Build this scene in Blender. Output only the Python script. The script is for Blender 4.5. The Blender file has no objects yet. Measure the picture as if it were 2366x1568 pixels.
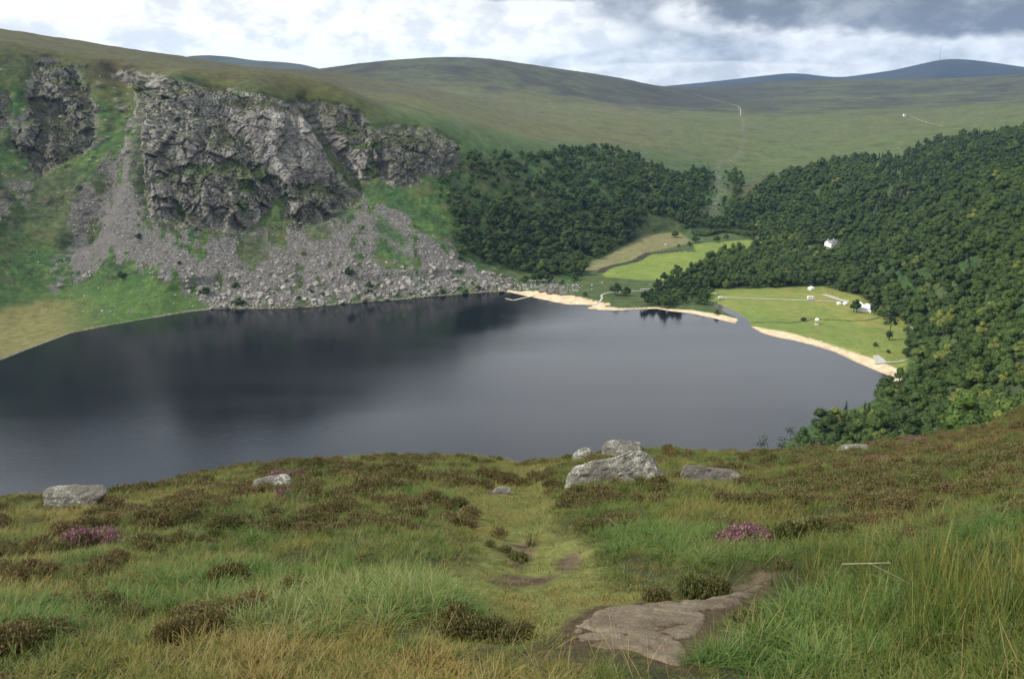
# A mountain lake under a cliff, seen from a heather-covered hillside.
import bpy, math, random
import numpy as np
from mathutils import Vector
PI = math.pi
rad = math.radians
rng = np.random.default_rng(7)
random.seed(7)
scene = bpy.context.scene
COL = scene.collection

# ---------------------------------------------------------------- camera
EYE = 180.0                      # metres above the lake
PITCH = rad(15.47)
FV = 2048.0                      # focal length in pixels of a 2365 px wide picture
cam_data = bpy.data.cameras.new('camera')
cam_data.sensor_width = 36.0
cam_data.lens = FV / 2365.0 * 36.0
cam_data.clip_start = 0.3
cam_data.clip_end = 60000
camera = bpy.data.objects.new('camera', cam_data)
COL.objects.link(camera)
camera.location = (0, 0, EYE)
camera.rotation_euler = (PI / 2 - PITCH, 0, 0)
scene.camera = camera

# ---------------------------------------------------------------- light, sky
SUN_DIR = Vector((-0.80, -0.20, 0.78)).normalized()      # towards the sun
sun_data = bpy.data.lights.new('sun', 'SUN')
sun_data.energy = 3.6
sun_data.angle = rad(1.0)
sun_data.color = (1.0, 0.955, 0.87)
sun = bpy.data.objects.new('sun', sun_data)
COL.objects.link(sun)
sun.rotation_euler = SUN_DIR.to_track_quat('Z', 'Y').to_euler()
sun.location = (0, 0, 600)
scene.view_settings.view_transform = 'Standard'
scene.view_settings.look = 'None'
scene.view_settings.gamma = 1
scene.view_settings.use_curve_mapping = False
scene.view_settings.exposure = 0.42
scene.cycles.volume_bounces = 0
scene.cycles.max_bounces = 5
scene.cycles.diffuse_bounces = 3
scene.cycles.glossy_bounces = 3
scene.cycles.transparent_max_bounces = 8
scene.cycles.use_denoising = True


class NT:
    """small helper for writing node trees"""
    def __init__(s, tree):
        s.t = tree
        tree.nodes.clear()

    def n(s, typ, ins=None, **props):
        nd = s.t.nodes.new(typ)
        for k, v in props.items():
            setattr(nd, k, v)
        for k, v in (ins or {}).items():
            sock = nd.inputs[k]
            if isinstance(v, bpy.types.NodeSocket):
                s.t.links.new(v, sock)
            else:
                sock.default_value = v
        return nd

    def math(s, op, a, b=0.0, clamp=False):
        nd = s.n('ShaderNodeMath', operation=op, use_clamp=clamp)
        for i, v in enumerate((a, b)):
            if isinstance(v, bpy.types.NodeSocket):
                s.t.links.new(v, nd.inputs[i])
            else:
                nd.inputs[i].default_value = v
        return nd.outputs[0]

    def mix(s, f, a, b, blend='MIX'):
        nd = s.n('ShaderNodeMix', data_type='RGBA', blend_type=blend)
        nd.clamp_factor = True
        for i, v in ((0, f), (6, a), (7, b)):
            if isinstance(v, bpy.types.NodeSocket):
                s.t.links.new(v, nd.inputs[i])
            else:
                nd.inputs[i].default_value = v if i == 0 else (*v, 1.0) if len(v) == 3 else v
        return nd.outputs[2]

    def smooth(s, v, lo, hi, a=0.0, b=1.0):
        nd = s.n('ShaderNodeMapRange', {'Value': v, 'From Min': lo, 'From Max': hi, 'To Min': a, 'To Max': b}, interpolation_type='SMOOTHSTEP')
        return nd.outputs[0]

    def noise(s, vec, scale, detail=4.0, rough=0.55, dist=0.0, dims='3D'):
        nd = s.n('ShaderNodeTexNoise', {'Scale': scale, 'Detail': detail, 'Roughness': rough, 'Distortion': dist}, noise_dimensions=dims)
        if vec is not None:
            s.t.links.new(vec, nd.inputs['Vector'])
        return nd.outputs['Fac']


def build_world():
    w = bpy.data.worlds.new('World')
    scene.world = w
    w.use_nodes = True
    w.cycles.sampling_method = 'MANUAL'
    w.cycles.sample_map_resolution = 256
    T = NT(w.node_tree)
    sky = T.n('ShaderNodeTexSky', sky_type='NISHITA', sun_disc=False)
    el = math.asin(SUN_DIR.z)
    sky.sun_elevation = el
    sky.sun_rotation = math.atan2(SUN_DIR.x, SUN_DIR.y)
    sky.altitude = 400
    sky.air_density = 1.0
    sky.dust_density = 1.5
    blue = T.mix(1.0, sky.outputs[0], (0.09, 0.09, 0.09), 'MULTIPLY')
    tc = T.n('ShaderNodeTexCoord')
    d = tc.outputs['Generated']
    sep = T.n('ShaderNodeSeparateXYZ', {'Vector': d})
    x, y, z = sep.outputs
    az = T.math('ARCTAN2', x, y)                       # radians, 0 = +Y
    elv = T.math('ARCSINE', z)
    # cloud layer seen in perspective: plane coordinates
    zz = T.math('ADD', T.math('MAXIMUM', z, 0.0), 0.10)
    px = T.math('DIVIDE', x, zz)
    py = T.math('DIVIDE', y, zz)
    p = T.n('ShaderNodeCombineXYZ', {'X': px, 'Y': py, 'Z': 0.0}).outputs[0]
    ps = T.n('ShaderNodeVectorMath', {0: p, 1: (0.55, 0.9, 1.0)}, operation='MULTIPLY').outputs[0]
    n_big = T.noise(ps, 0.42, 2.0, 0.55)
    n_mid = T.noise(ps, 1.3, 3.0, 0.6)
    # rounded cumulus forms near the horizon, in direction space
    dv = T.n('ShaderNodeVectorMath', {0: d, 1: (1.0, 1.0, 1.9)}, operation='MULTIPLY').outputs[0]
    n_cum = T.noise(dv, 6.5, 4.0, 0.55)
    n_fine = T.noise(dv, 19.0, 5.0, 0.62)

    def blob(a0, e0, sa, se, wob=0.35):
        da = T.math('DIVIDE', T.math('SUBTRACT', az, a0), sa)
        de = T.math('DIVIDE', T.math('SUBTRACT', elv, e0), se)
        r2 = T.math('ADD', T.math('MULTIPLY', da, da), T.math('MULTIPLY', de, de))
        r2 = T.math('ADD', r2, T.math('MULTIPLY', T.math('SUBTRACT', n_cum, 0.5), 4.0 * wob))
        r2 = T.math('ADD', r2, T.math('MULTIPLY', T.math('SUBTRACT', n_fine, 0.5), 1.6 * wob))
        return T.smooth(r2, 0.55, 1.05, 1.0, 0.0)
    # grey veil with texture
    shade = T.math('ADD', T.math('MULTIPLY', n_big, 0.12), T.math('ADD', T.math('MULTIPLY', n_cum, 0.58), T.math('MULTIPLY', n_fine, 0.30)))
    cr = T.n('ShaderNodeValToRGB', {'Fac': shade})
    e = cr.color_ramp.elements
    e[0].position = 0.40; e[0].color = (0.34, 0.375, 0.43, 1)
    e[1].position = 0.56; e[1].color = (0.90, 0.92, 0.93, 1)
    m = cr.color_ramp.elements.new(0.48); m.color = (0.60, 0.63, 0.665, 1)
    col = cr.outputs[0]
    # bright white cloud over the left and the middle horizon
    bright = T.mix(T.smooth(n_fine, 0.38, 0.55), (0.76, 0.785, 0.80), (1.02, 1.02, 1.0))
    col = T.mix(T.math('MULTIPLY', blob(-0.36, 0.060, 0.40, 0.050, 0.30), 0.92), col, bright)
    col = T.mix(T.math('MULTIPLY', blob(-0.02, 0.060, 0.16, 0.026, 0.40), 0.75), col, bright)
    col = T.mix(T.math('MULTIPLY', blob(0.22, 0.080, 0.07, 0.020, 0.5), 0.6), col, bright)
    col = T.mix(T.math('MULTIPLY', blob(0.20, 0.020, 0.22, 0.012, 0.6), 0.5), col, bright)
    col = T.mix(T.math('MULTIPLY', blob(0.60, 0.042, 0.10, 0.018, 0.4), 0.75), col, (0.95, 0.93, 0.84))
    # grey-blue tops
    lil = T.mix(T.smooth(n_fine, 0.3, 0.7), (0.25, 0.28, 0.34), (0.48, 0.53, 0.60))
    col = T.mix(T.math('MULTIPLY', blob(-0.18, 0.118, 0.30, 0.018, 0.45), 0.75), col, lil)
    col = T.mix(T.math('MULTIPLY', blob(0.05, 0.108, 0.16, 0.018, 0.45), 0.7), col, lil)
    # the heavy dark cloud over the right
    dk = T.mix(T.smooth(T.math('ADD', n_cum, T.math('MULTIPLY', n_fine, 0.5)), 0.66, 0.96), (0.15, 0.172, 0.215), (0.36, 0.39, 0.44))
    dk = T.mix(T.math('MULTIPLY', T.smooth(n_fine, 0.5, 0.72), 0.35), dk, (0.45, 0.49, 0.57))
    col = T.mix(T.math('MULTIPLY', blob(0.42, 0.094, 0.25, 0.046, 0.40), 0.97), col, dk)
    col = T.mix(T.math('MULTIPLY', blob(0.28, 0.128, 0.26, 0.030, 0.40), 0.88), col, dk)
    # overhead and all round: broken cloud, blue between
    over = T.mix(T.smooth(n_mid, 0.30, 0.50, 0.25, 1.0), blue, T.mix(T.smooth(n_big, 0.35, 0.65), (0.85, 0.92, 1.0), (1.40, 1.42, 1.42)))
    col = T.mix(T.smooth(elv, 0.13, 0.27), col, over)
    # a little blue sky behind thin places
    thin = T.math('MULTIPLY', T.smooth(n_mid, 0.62, 0.75), 0.15)
    col = T.mix(thin, col, blue)
    bg = T.n('ShaderNodeBackground', {'Color': col, 'Strength': 0.90})
    out = T.n('ShaderNodeOutputWorld', {'Surface': bg.outputs[0]})


build_world()

# ---------------------------------------------------------------- geometry helpers


def smoothstep(a, b, x):
    t = np.clip((x - a) / (b - a), 0, 1)
    return t * t * (3 - 2 * t)


_perm = rng.permutation(4096).astype(np.int64)
_grad = rng.normal(size=(4096, 3))
_grad /= np.linalg.norm(_grad, axis=1)[:, None]
_grad = _grad.astype(np.float32)


def perlin(x, y, z):
    x = np.asarray(x, np.float32); y = np.asarray(y, np.float32); z = np.asarray(z, np.float32)
    xi = np.floor(x).astype(np.int64); yi = np.floor(y).astype(np.int64); zi = np.floor(z).astype(np.int64)
    xf = x - xi; yf = y - yi; zf = z - zi
    u = xf * xf * xf * (xf * (xf * 6 - 15) + 10)
    v = yf * yf * yf * (yf * (yf * 6 - 15) + 10)
    w = zf * zf * zf * (zf * (zf * 6 - 15) + 10)
    res = 0
    for dx in (0, 1):
        wx = u if dx else 1 - u
        px_ = _perm[(xi + dx) & 4095]
        for dy in (0, 1):
            wy = v if dy else 1 - v
            py_ = _perm[(px_ + yi + dy) & 4095]
            for dz in (0, 1):
                g = _grad[_perm[(py_ + zi + dz) & 4095]]
                wz = w if dz else 1 - w
                res = res + wx * wy * wz * (g[..., 0] * (xf - dx) + g[..., 1] * (yf - dy) + g[..., 2] * (zf - dz))
    return res * 1.6


def fbm(x, y, z, octv=4, gain=0.5, lac=2.03):
    s = 0; a = 1.0; tot = 0
    for i in range(octv):
        s = s + a * perlin(x, y, z)
        tot += a
        x = x * lac + 17.3; y = y * lac + 5.1; z = z * lac + 9.7
        a *= gain
    return s / tot


def ridged(x, y, z, octv=4, gain=0.5, lac=2.03):
    s = 0; a = 1.0; tot = 0
    for i in range(octv):
        s = s + a * (1 - np.abs(perlin(x, y, z)) * 2.2)
        tot += a
        x = x * lac + 17.3; y = y * lac + 5.1; z = z * lac + 9.7
        a *= gain
    return s / tot


def ray(px, py):
    """azimuth and drop per horizontal metre of a picture point (2365 px wide)"""
    px = np.asarray(px, float); py = np.asarray(py, float)
    dx = (px - 1182.5) / FV; dv = (py - 784.0) / FV
    F = math.cos(PITCH) - dv * math.sin(PITCH)
    D = math.sin(PITCH) + dv * math.cos(PITCH)
    h = np.sqrt(F * F + dx * dx)
    return np.arctan2(dx, F), D / h


def on_level(px, py, z):
    th, t = ray(px, py)
    r = (EYE - z) / t
    return r * np.sin(th), r * np.cos(th)


def poly_sd(X, Y, poly):
    """signed distance to a closed polygon, positive inside"""
    X = np.asarray(X, np.float32); Y = np.asarray(Y, np.float32)
    P = np.asarray(poly, np.float32)
    d2 = np.full(X.shape, 1e12, np.float32)
    inside = np.zeros(X.shape, bool)
    n = len(P)
    for i in range(n):
        x1, y1 = P[i]; x2, y2 = P[(i + 1) % n]
        ex, ey = x2 - x1, y2 - y1
        L = ex * ex + ey * ey + 1e-9
        t = np.clip(((X - x1) * ex + (Y - y1) * ey) / L, 0, 1)
        qx = X - (x1 + t * ex); qy = Y - (y1 + t * ey)
        d2 = np.minimum(d2, qx * qx + qy * qy)
        if y1 != y2:
            c = ((Y < y1) != (Y < y2)) & (X < (Y - y1) * ex / (ey if ey else 1e-9) + x1)
            inside ^= c
    return np.where(inside, 1, -1) * np.sqrt(d2)


def line_dist(X, Y, pts):
    d2 = np.full(np.shape(X), 1e12, np.float32)
    for (x1, y1), (x2, y2) in zip(pts[:-1], pts[1:]):
        ex, ey = x2 - x1, y2 - y1
        L = ex * ex + ey * ey + 1e-9
        t = np.clip(((X - x1) * ex + (Y - y1) * ey) / L, 0, 1)
        d2 = np.minimum(d2, (X - x1 - t * ex) ** 2 + (Y - y1 - t * ey) ** 2)
    return np.sqrt(d2)


def mesh_np(name, verts, faces, smooth=False, attrs=None):
    """faces: (n,3) or (n,4) int array, or a list of such arrays"""
    me = bpy.data.meshes.new(name)
    verts = np.asarray(verts, np.float32)
    fl = faces if isinstance(faces, list) else [faces]
    fl = [np.asarray(f, np.int32) for f in fl if len(f)]
    me.vertices.add(len(verts))
    me.vertices.foreach_set('co', verts.ravel())
    li = np.concatenate([f.ravel() for f in fl])
    tot = np.concatenate([np.full(len(f), f.shape[1], np.int32) for f in fl])
    st = np.concatenate([[0], np.cumsum(tot)[:-1]]).astype(np.int32)
    me.loops.add(len(li)); me.loops.foreach_set('vertex_index', li)
    me.polygons.add(len(tot)); me.polygons.foreach_set('loop_start', st); me.polygons.foreach_set('loop_total', tot)
    me.polygons.foreach_set('use_smooth', np.full(len(tot), smooth, bool))
    for k, v in (attrs or {}).items():
        v = np.asarray(v, np.float32)
        if v.ndim == 2:
            a = me.attributes.new(k, 'FLOAT_COLOR', 'POINT')
            if v.shape[1] == 3:
                v = np.concatenate([v, np.ones((len(v), 1), np.float32)], 1)
            a.data.foreach_set('color', v.ravel())
        else:
            a = me.attributes.new(k, 'FLOAT', 'POINT')
            a.data.foreach_set('value', v)
    me.update(calc_edges=True)
    me.validate()
    return me


def add(name, me, mat=None, parent=None, kind=None, label=None, cat=None, group=None, loc=None, rot=None):
    o = bpy.data.objects.new(name, me)
    COL.objects.link(o)
    if mat is not None and me is not None and len(me.materials) == 0:
        me.materials.append(mat)
    if parent is not None:
        o.parent = parent
    for k, v in (('kind', kind), ('label', label), ('category', cat), ('group', group)):
        if v:
            o[k] = v
    if loc is not None:
        o.location = loc
    if rot is not None:
        o.rotation_euler = rot
    return o


def thing(name, label, cat, loc=(0, 0, 0), rz=0.0, group=None):
    return add(name, None, label=label, cat=cat, group=group, loc=loc, rot=(0, 0, rz))


class MB:
    """collects boxes and tubes into one mesh"""
    def __init__(s):
        s.v = []; s.f = []

    def poly(s, pts, faces):
        b = len(s.v)
        s.v += [tuple(p) for p in pts]
        s.f += [tuple(i + b for i in f) for f in faces]
        return s

    def box(s, x0, x1, y0, y1, z0, z1):
        return s.poly([(x0, y0, z0), (x1, y0, z0), (x1, y1, z0), (x0, y1, z0), (x0, y0, z1), (x1, y0, z1), (x1, y1, z1), (x0, y1, z1)],
                      [(0, 3, 2, 1), (4, 5, 6, 7), (0, 1, 5, 4), (1, 2, 6, 5), (2, 3, 7, 6), (3, 0, 4, 7)])

    def tube(s, a, b, r0, r1, n=6):
        a = Vector(a); b = Vector(b)
        q = (b - a).normalized()
        u = q.orthogonal().normalized(); w = q.cross(u)
        pts = []
        for c, r in ((a, r0), (b, r1)):
            for i in range(n):
                t = 2 * PI * i / n
                pts.append(c + (u * math.cos(t) + w * math.sin(t)) * r)
        fs = [(i, (i + 1) % n, n + (i + 1) % n, n + i) for i in range(n)] + [tuple(range(n))[::-1], tuple(range(n, 2 * n))]
        return s.poly(pts, fs)

    def mesh(s, name, smooth=False):
        me = bpy.data.meshes.new(name)
        me.from_pydata(s.v, [], s.f)
        if smooth:
            me.polygons.foreach_set('use_smooth', [True] * len(s.f))
        me.update()
        return me


def mat_new(name):
    m = bpy.data.materials.new(name)
    m.use_nodes = True
    return m, NT(m.node_tree)


def bsdf_out(T, color, rough=0.8, normal=None, spec=0.3, **kw):
    ins = {'Base Color': color if isinstance(color, bpy.types.NodeSocket) else (*color, 1), 'Roughness': rough, 'Specular IOR Level': spec}
    ins.update(kw)
    b = T.n('ShaderNodeBsdfPrincipled', ins)
    if normal is not None:
        T.t.links.new(normal, b.inputs['Normal'])
    T.n('ShaderNodeOutputMaterial', {'Surface': b.outputs[0]})
    return b


def plain(name, color, rough=0.7, var=0.15, scale=2.0, spec=0.3, bump=0.0):
    """a plain material with a little grain"""
    m, T = mat_new(name)
    tc = T.n('ShaderNodeTexCoord').outputs['Object']
    n = T.noise(tc, scale, 5.0, 0.6)
    dark = tuple(c * (1 - var) for c in color); light = tuple(min(1, c * (1 + var)) for c in color)
    c = T.mix(T.smooth(n, 0.3, 0.7), dark, light)
    nrm = None
    if bump:
        nrm = T.n('ShaderNodeBump', {'Height': T.noise(tc, scale * 4, 5.0), 'Strength': bump, 'Distance': 0.05}).outputs[0]
    bsdf_out(T, c, rough, nrm, spec)
    return m

# ---------------------------------------------------------------- shape of the land
# Survey points: picture x, y, horizontal distance. Heights follow from the sight line.
SURVEY = [
    (-150, 45, 1500), (-150, 250, 1060), (-150, 400, 960), (-150, 600, 860), (-150, 720, 790),
    (-450, 45, 1500), (-450, 300, 1000), (-450, 600, 800),
    (0, 67, 1500), (0, 110, 1121), (0, 250, 1060), (0, 400, 1000), (0, 600, 888), (0, 720, 819),
    (200, 97, 1600), (200, 150, 1110), (200, 280, 1050), (200, 400, 992), (200, 600, 884), (200, 700, 829),
    (400, 128, 1750), (400, 190, 972), (400, 350, 925), (400, 515, 884), (400, 620, 835),
    (600, 155, 1900), (600, 225, 960), (600, 380, 918), (600, 530, 878), (600, 620, 833),
    (800, 170, 2100), (800, 240, 1000), (800, 340, 962), (800, 440, 924), (800, 560, 858),
    (1000, 206, 2000), (1000, 240, 1350), (1000, 300, 1020), (1000, 420, 954), (1000, 540, 880),
    (1100, 236, 2000), (1100, 280, 1300),
    (1200, 262, 1900), (1200, 305, 1400), (1200, 355, 1128), (1200, 480, 1006), (1200, 610, 904),
    (1400, 590, 995), (1400, 505, 1092), (1400, 405, 1214), (1400, 345, 1400), (1400, 300, 1800), (1400, 262, 2300),
    (1600, 545, 1140), (1600, 475, 1250), (1600, 405, 1400), (1600, 345, 1700), (1600, 290, 2100), (1600, 250, 2900), (1600, 226, 3600),
    (200, 120, 1320), (300, 140, 1250), (300, 115, 1600), (400, 165, 1180), (400, 145, 1450), (500, 185, 1150), (500, 165, 1350), (600, 200, 1200), (600, 175, 1550), (700, 205, 1300), (700, 185, 1650), (800, 212, 1300), (800, 190, 1650), (900, 215, 1500), (900, 190, 2000), (900, 250, 1080), (500, 205, 985), (700, 235, 985), (0, 88, 1300), (100, 85, 1500), (100, 115, 1200), (-150, 100, 1250),
    (700, 168, 3300), (850, 145, 3400), (1000, 134, 3400), (1075, 133, 3400), (1200, 148, 3400), (1350, 172, 3500), (1480, 194, 3600), (1560, 208, 3800),
    (1075, 175, 2950), (1200, 210, 2800), (1350, 232, 2800), (1480, 235, 3100),
    (1650, 206, 4200), (1760, 192, 4400), (1910, 185, 4500), (2060, 183, 4500), (2211, 181, 4500), (2365, 173, 4500), (2600, 165, 4500),
    (1700, 245, 3000), (1705, 300, 2200), (1700, 350, 1750), (1690, 400, 1500), (1680, 450, 1350), (1660, 500, 1240),
    (1900, 230, 3300), (1900, 270, 2600), (1900, 320, 2050), (1900, 365, 1650),
    (2100, 228, 3300), (2100, 270, 2500), (2100, 305, 2000), (2150, 335, 1700),
    (2350, 205, 3600), (2350, 240, 2600), (2350, 280, 1850),
    (1800, 425, 1400), (1800, 510, 1250), (1915, 556, 1130), (1900, 610, 1010), (1900, 480, 1250), (1900, 410, 1400),
    (2000, 560, 1060), (2050, 570, 975), (2050, 465, 1180), (2050, 390, 1440),
    (2150, 760, 720), (2200, 660, 750), (2200, 560, 850), (2200, 455, 1050), (2200, 360, 1400),
    (2350, 910, 420), (2350, 810, 480), (2350, 710, 560), (2350, 610, 680), (2350, 510, 830), (2350, 410, 1050), (2350, 322, 1450),
    (2650, 800, 380), (2650, 600, 600), (2650, 400, 950), (2650, 280, 1500), (2650, 220, 2600),
    (2000, 975, 515), (2200, 965, 430), (2140, 880, 570),
]
LEVELS = [  # picture x, y, known height
    (1400, 640, 3), (1560, 600, 3), (1700, 572, 3), (1450, 560, 6), (1700, 690, 3), (1850, 672, 3), (1950, 700, 3), (2040, 800, 3), (2080, 855, 3), (1800, 740, 2.5), (1500, 670, 3), (1550, 690, 2.5),
    (0, 835, 1), (-150, 880, 1), (-400, 980, 1), (200, 762, 1), (400, 725, 1), (600, 712, 1), (800, 701, 1), (1000, 685, 1), (1150, 673, 1),
    (1915, 985, 1), (2080, 880, 1),
]
HID = [  # azimuth in degrees, distance, height: ground no sight line reaches
    (-28, 2500, 190), (-20, 2600, 185), (-12, 2700, 190), (-36, 2500, 190), (-28, 3600, 180), (-20, 5000, 120), (0, 5600, 120), (20, 6500, 60), (36, 6500, 60), (-36, 5000, 120),
    (-20, 500, -12), (-10, 560, -14), (0, 550, -14), (10, 560, -10), (-28, 450, -10), (14, 450, -8),
    (-34, 330, 3), (-24, 330, 3), (-12, 335, 3), (0, 340, 3), (12, 350, 4), (20, 400, 4),
    (-34, 200, 75), (-20, 200, 75), (-6, 200, 76), (8, 200, 78), (20, 200, 86), (30, 230, 98), (38, 240, 108), (-45, 330, 10), (-45, 200, 75),
]

# brow of the near hillside as the picture shows it
_BX = np.array([-400, 0, 250, 390, 566, 768, 987, 1173, 1256, 1371, 1558, 1817, 1921, 2035, 2233, 2378, 2456, 2800]) / 1.0385
_BY = np.array([1215, 1190, 1176, 1150, 1114, 1098, 1082, 1089, 1096, 1079, 1066, 1066, 1062, 1048, 1028, 992, 956, 900]) / 1.0385
_bth, _bt = ray(_BX, _BY)


def near_z(th, r):
    """height of the near hillside"""
    tb = np.interp(th, _bth, _bt)
    rb = np.interp(th, [-0.6, -0.2, 0.15, 0.45, 0.62], [24, 27, 30, 40, 52])
    h = 1.62
    a = tb - h / rb + 0.018
    over = np.maximum(r - rb, 0)
    return EYE - h - a * r - 0.0042 * over ** 2 / (1 + over * 0.018)


def tps_build():
    th, t = ray([s[0] for s in SURVEY], [s[1] for s in SURVEY])
    r = np.array([s[2] for s in SURVEY], float)
    pts = [(a, b, EYE - c * b) for a, b, c in zip(th, r, t)]
    th, t = ray([s[0] for s in LEVELS], [s[1] for s in LEVELS])
    for a, tt, s in zip(th, t, LEVELS):
        pts.append((a, (EYE - s[2]) / tt, s[2]))
    for a, r_, z in HID:
        pts.append((rad(a), r_, z))
    for a in np.linspace(-0.75, 0.75, 9):
        for r_ in (62.0, 95.0):
            pts.append((a, r_, float(near_z(a, r_))))
    return np.array(pts)


_P = tps_build()
_KX, _KY = 1.35, 1.0
_px = np.stack([_P[:, 0] * _KX, np.log(_P[:, 1]) * _KY], 1)


def _ker(d2):
    return 0.5 * d2 * np.log(d2 + 1e-12)


_n = len(_P)
_A = np.zeros((_n + 3, _n + 3))
_d2 = ((_px[:, None] - _px[None]) ** 2).sum(2)
_A[:_n, :_n] = _ker(_d2) + np.eye(_n) * 2e-5
_A[:_n, _n] = 1; _A[:_n, _n + 1:] = _px
_A[_n, :_n] = 1; _A[_n + 1:, :_n] = _px.T
_w = np.linalg.solve(_A, np.concatenate([_P[:, 2], np.zeros(3)]))
# height table on azimuth x log distance
TH0, TH1, NTH = -0.80, 0.80, 260
LR0, LR1, NLR = math.log(55.0), math.log(6500.0), 620
_gth = np.linspace(TH0, TH1, NTH); _glr = np.linspace(LR0, LR1, NLR)
_G = np.zeros((NTH, NLR), np.float32)
for _i, _a in enumerate(_gth):
    q = np.stack([np.full(NLR, _a * _KX), _glr * _KY], 1)
    d2 = ((q[:, None] - _px[None]) ** 2).sum(2)
    _G[_i] = _ker(d2) @ _w[:_n] + _w[_n] + q @ _w[_n + 1:]


def _cub(t):
    return (-0.5 * t + t * t - 0.5 * t ** 3, 1 - 2.5 * t * t + 1.5 * t ** 3, 0.5 * t + 2 * t * t - 1.5 * t ** 3, -0.5 * t * t + 0.5 * t ** 3)


def table_z(th, r):
    u = np.clip((th - TH0) / (TH1 - TH0) * (NTH - 1), 1, NTH - 2.001)
    v = np.clip((np.log(r) - LR0) / (LR1 - LR0) * (NLR - 1), 0, NLR - 1.001)
    i = u.astype(int); j = v.astype(int); fu = u - i; fv = v - j
    cu = _cub(fu)
    s = 0
    for k in range(4):
        ii = np.clip(i + k - 1, 0, NTH - 1)
        s = s + cu[k] * (_G[ii, j] * (1 - fv) + _G[ii, j + 1] * fv)
    return s


def S2V(lst, k=1 / 1.0385):
    return [(x * k, y * k) for x, y in lst]


# lake outline at level 0 (picture positions of the water's edge)
LAKE_PX = ([(-700, 1130), (-400, 985), (-150, 890), (0, 832), (60, 808), (110, 790), (160, 770), (230, 756), (300, 743), (430, 721), (500, 713), (560, 713), (640, 713), (720, 709), (850, 697), (950, 690), (1020, 683), (1060, 680), (1120, 675), (1160, 674), (1178, 676)]
           + S2V([(1250, 708), (1285, 715), (1332, 725.5), (1363, 731), (1395, 731), (1425, 733), (1412, 737), (1398, 739), (1415, 741), (1442, 744), (1487, 745), (1518, 742), (1576, 741), (1604, 746), (1657, 752), (1704, 762), (1750, 773), (1764, 776), (1771, 768),
                  (1768, 762), (1742, 750), (1722, 738), (1706, 728), (1712, 724), (1730, 733), (1768, 749), (1795, 768), (1803, 785),
                  (1830, 800), (1867, 810), (1905, 817), (1948, 828), (2001, 844), (2055, 870), (2108, 892), (2143, 906), (2137, 918), (2100, 956), (2054, 979), (1961, 1002), (1905, 1044), (1850, 1090), (1700, 1150), (1400, 1190), (1000, 1220), (600, 1240), (200, 1290), (-300, 1400), (-800, 1500)]))
LAKE = np.stack(on_level(*zip(*LAKE_PX), 0.0), 1)


def flat_poly(pxs, z=2.5):
    return np.stack(on_level(*zip(*pxs), z), 1)


VALLEY = flat_poly([(1182, 678), (1230, 660), (1290, 655), (1340, 652), (1350, 615), (1420, 585), (1490, 552), (1560, 545), (1640, 552), (1740, 552), (1790, 560), (1860, 600), (1960, 640), (2040, 690), (2110, 730), (2112, 830), (2075, 880), (2060, 873),
                    (1980, 830), (1870, 800), (1800, 785), (1740, 765), (1720, 760), (1700, 752), (1600, 735), (1480, 722), (1380, 720), (1300, 705), (1220, 690)])
RIVER = np.stack(on_level(*zip(*S2V([(1700, 665), (1660, 612), (1640, 603), (1600, 612), (1570, 612), (1545, 622), (1520, 634), (1490, 641), (1460, 648), (1443, 655), (1438, 664)])), 1.5), 1)
RIVER = np.stack(on_level(*zip(*[(1570, 586), (1530, 590), (1498, 592), (1486, 597), (1478, 603), (1463, 609), (1440, 614), (1415, 619), (1396, 624), (1388, 631)]), 1.5), 1)
GULLY = None


def land_z(X, Y, shore=True):
    th = np.arctan2(X, Y); r = np.hypot(X, Y)
    z = table_z(th, np.maximum(r, 56.0))
    w = smoothstep(50, 110, r)
    z = z * w + near_z(th, np.minimum(r, 130.0)) * (1 - w)
    if shore:
        m = r > 250
        sd = np.full(np.shape(X), 500.0, np.float32)
        sd[m] = -poly_sd(X[m], Y[m], LAKE)                 # positive on land
        v = poly_sd(X[m], Y[m], VALLEY)
        zm = z[m]; s = sd[m]
        flat = 2.3 + 0.25 * np.sin(X[m] * 0.05) + 0.2 * np.sin(Y[m] * 0.043)
        vw = smoothstep(-14, 10, v)
        zm = zm * (1 - vw) + flat * vw
        rd = line_dist(X[m], Y[m], RIVER)
        zm = np.where(rd < 30, zm - 1.5 * (1 - smoothstep(3.2, 4.6, rd)) * (v > -5), zm)
        cap = 0.12 + np.where(v > -6, 0.11, 0.45) * s
        land = np.minimum(np.maximum(zm, 0.10 + 0.02 * s), cap + 0.002 * s * s + 400 * smoothstep(25, 90, s))
        zm = np.where(s > 0, land, np.minimum(zm, -0.12 + 0.25 * s))
        z = np.array(z); z[m] = zm
        return z, sd
    return z


def hit(px, py, shore=True):
    """where the sight lines through picture points meet the land"""
    th, t = ray(px, py)
    th = np.atleast_1d(th); t = np.atleast_1d(t)
    R = np.exp(np.linspace(math.log(110), LR1, 2400))
    X = R[None] * np.sin(th)[:, None]; Y = R[None] * np.cos(th)[:, None]
    Z = np.stack([table_z(np.full(R.shape, a), R) for a in th])
    Z = np.maximum(Z, 0.0)
    g = Z - (EYE - t[:, None] * R[None])
    k = np.argmax(g >= 0, axis=1)
    k = np.where((g >= 0).any(1), np.maximum(k, 1), len(R) - 1)
    i = np.arange(len(th))
    g0 = g[i, k - 1]; g1 = g[i, k]
    f = np.clip(-g0 / (g1 - g0 + 1e-9), 0, 1)
    rr = R[k - 1] + (R[k] - R[k - 1]) * f
    return rr * np.sin(th), rr * np.cos(th)


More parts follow.
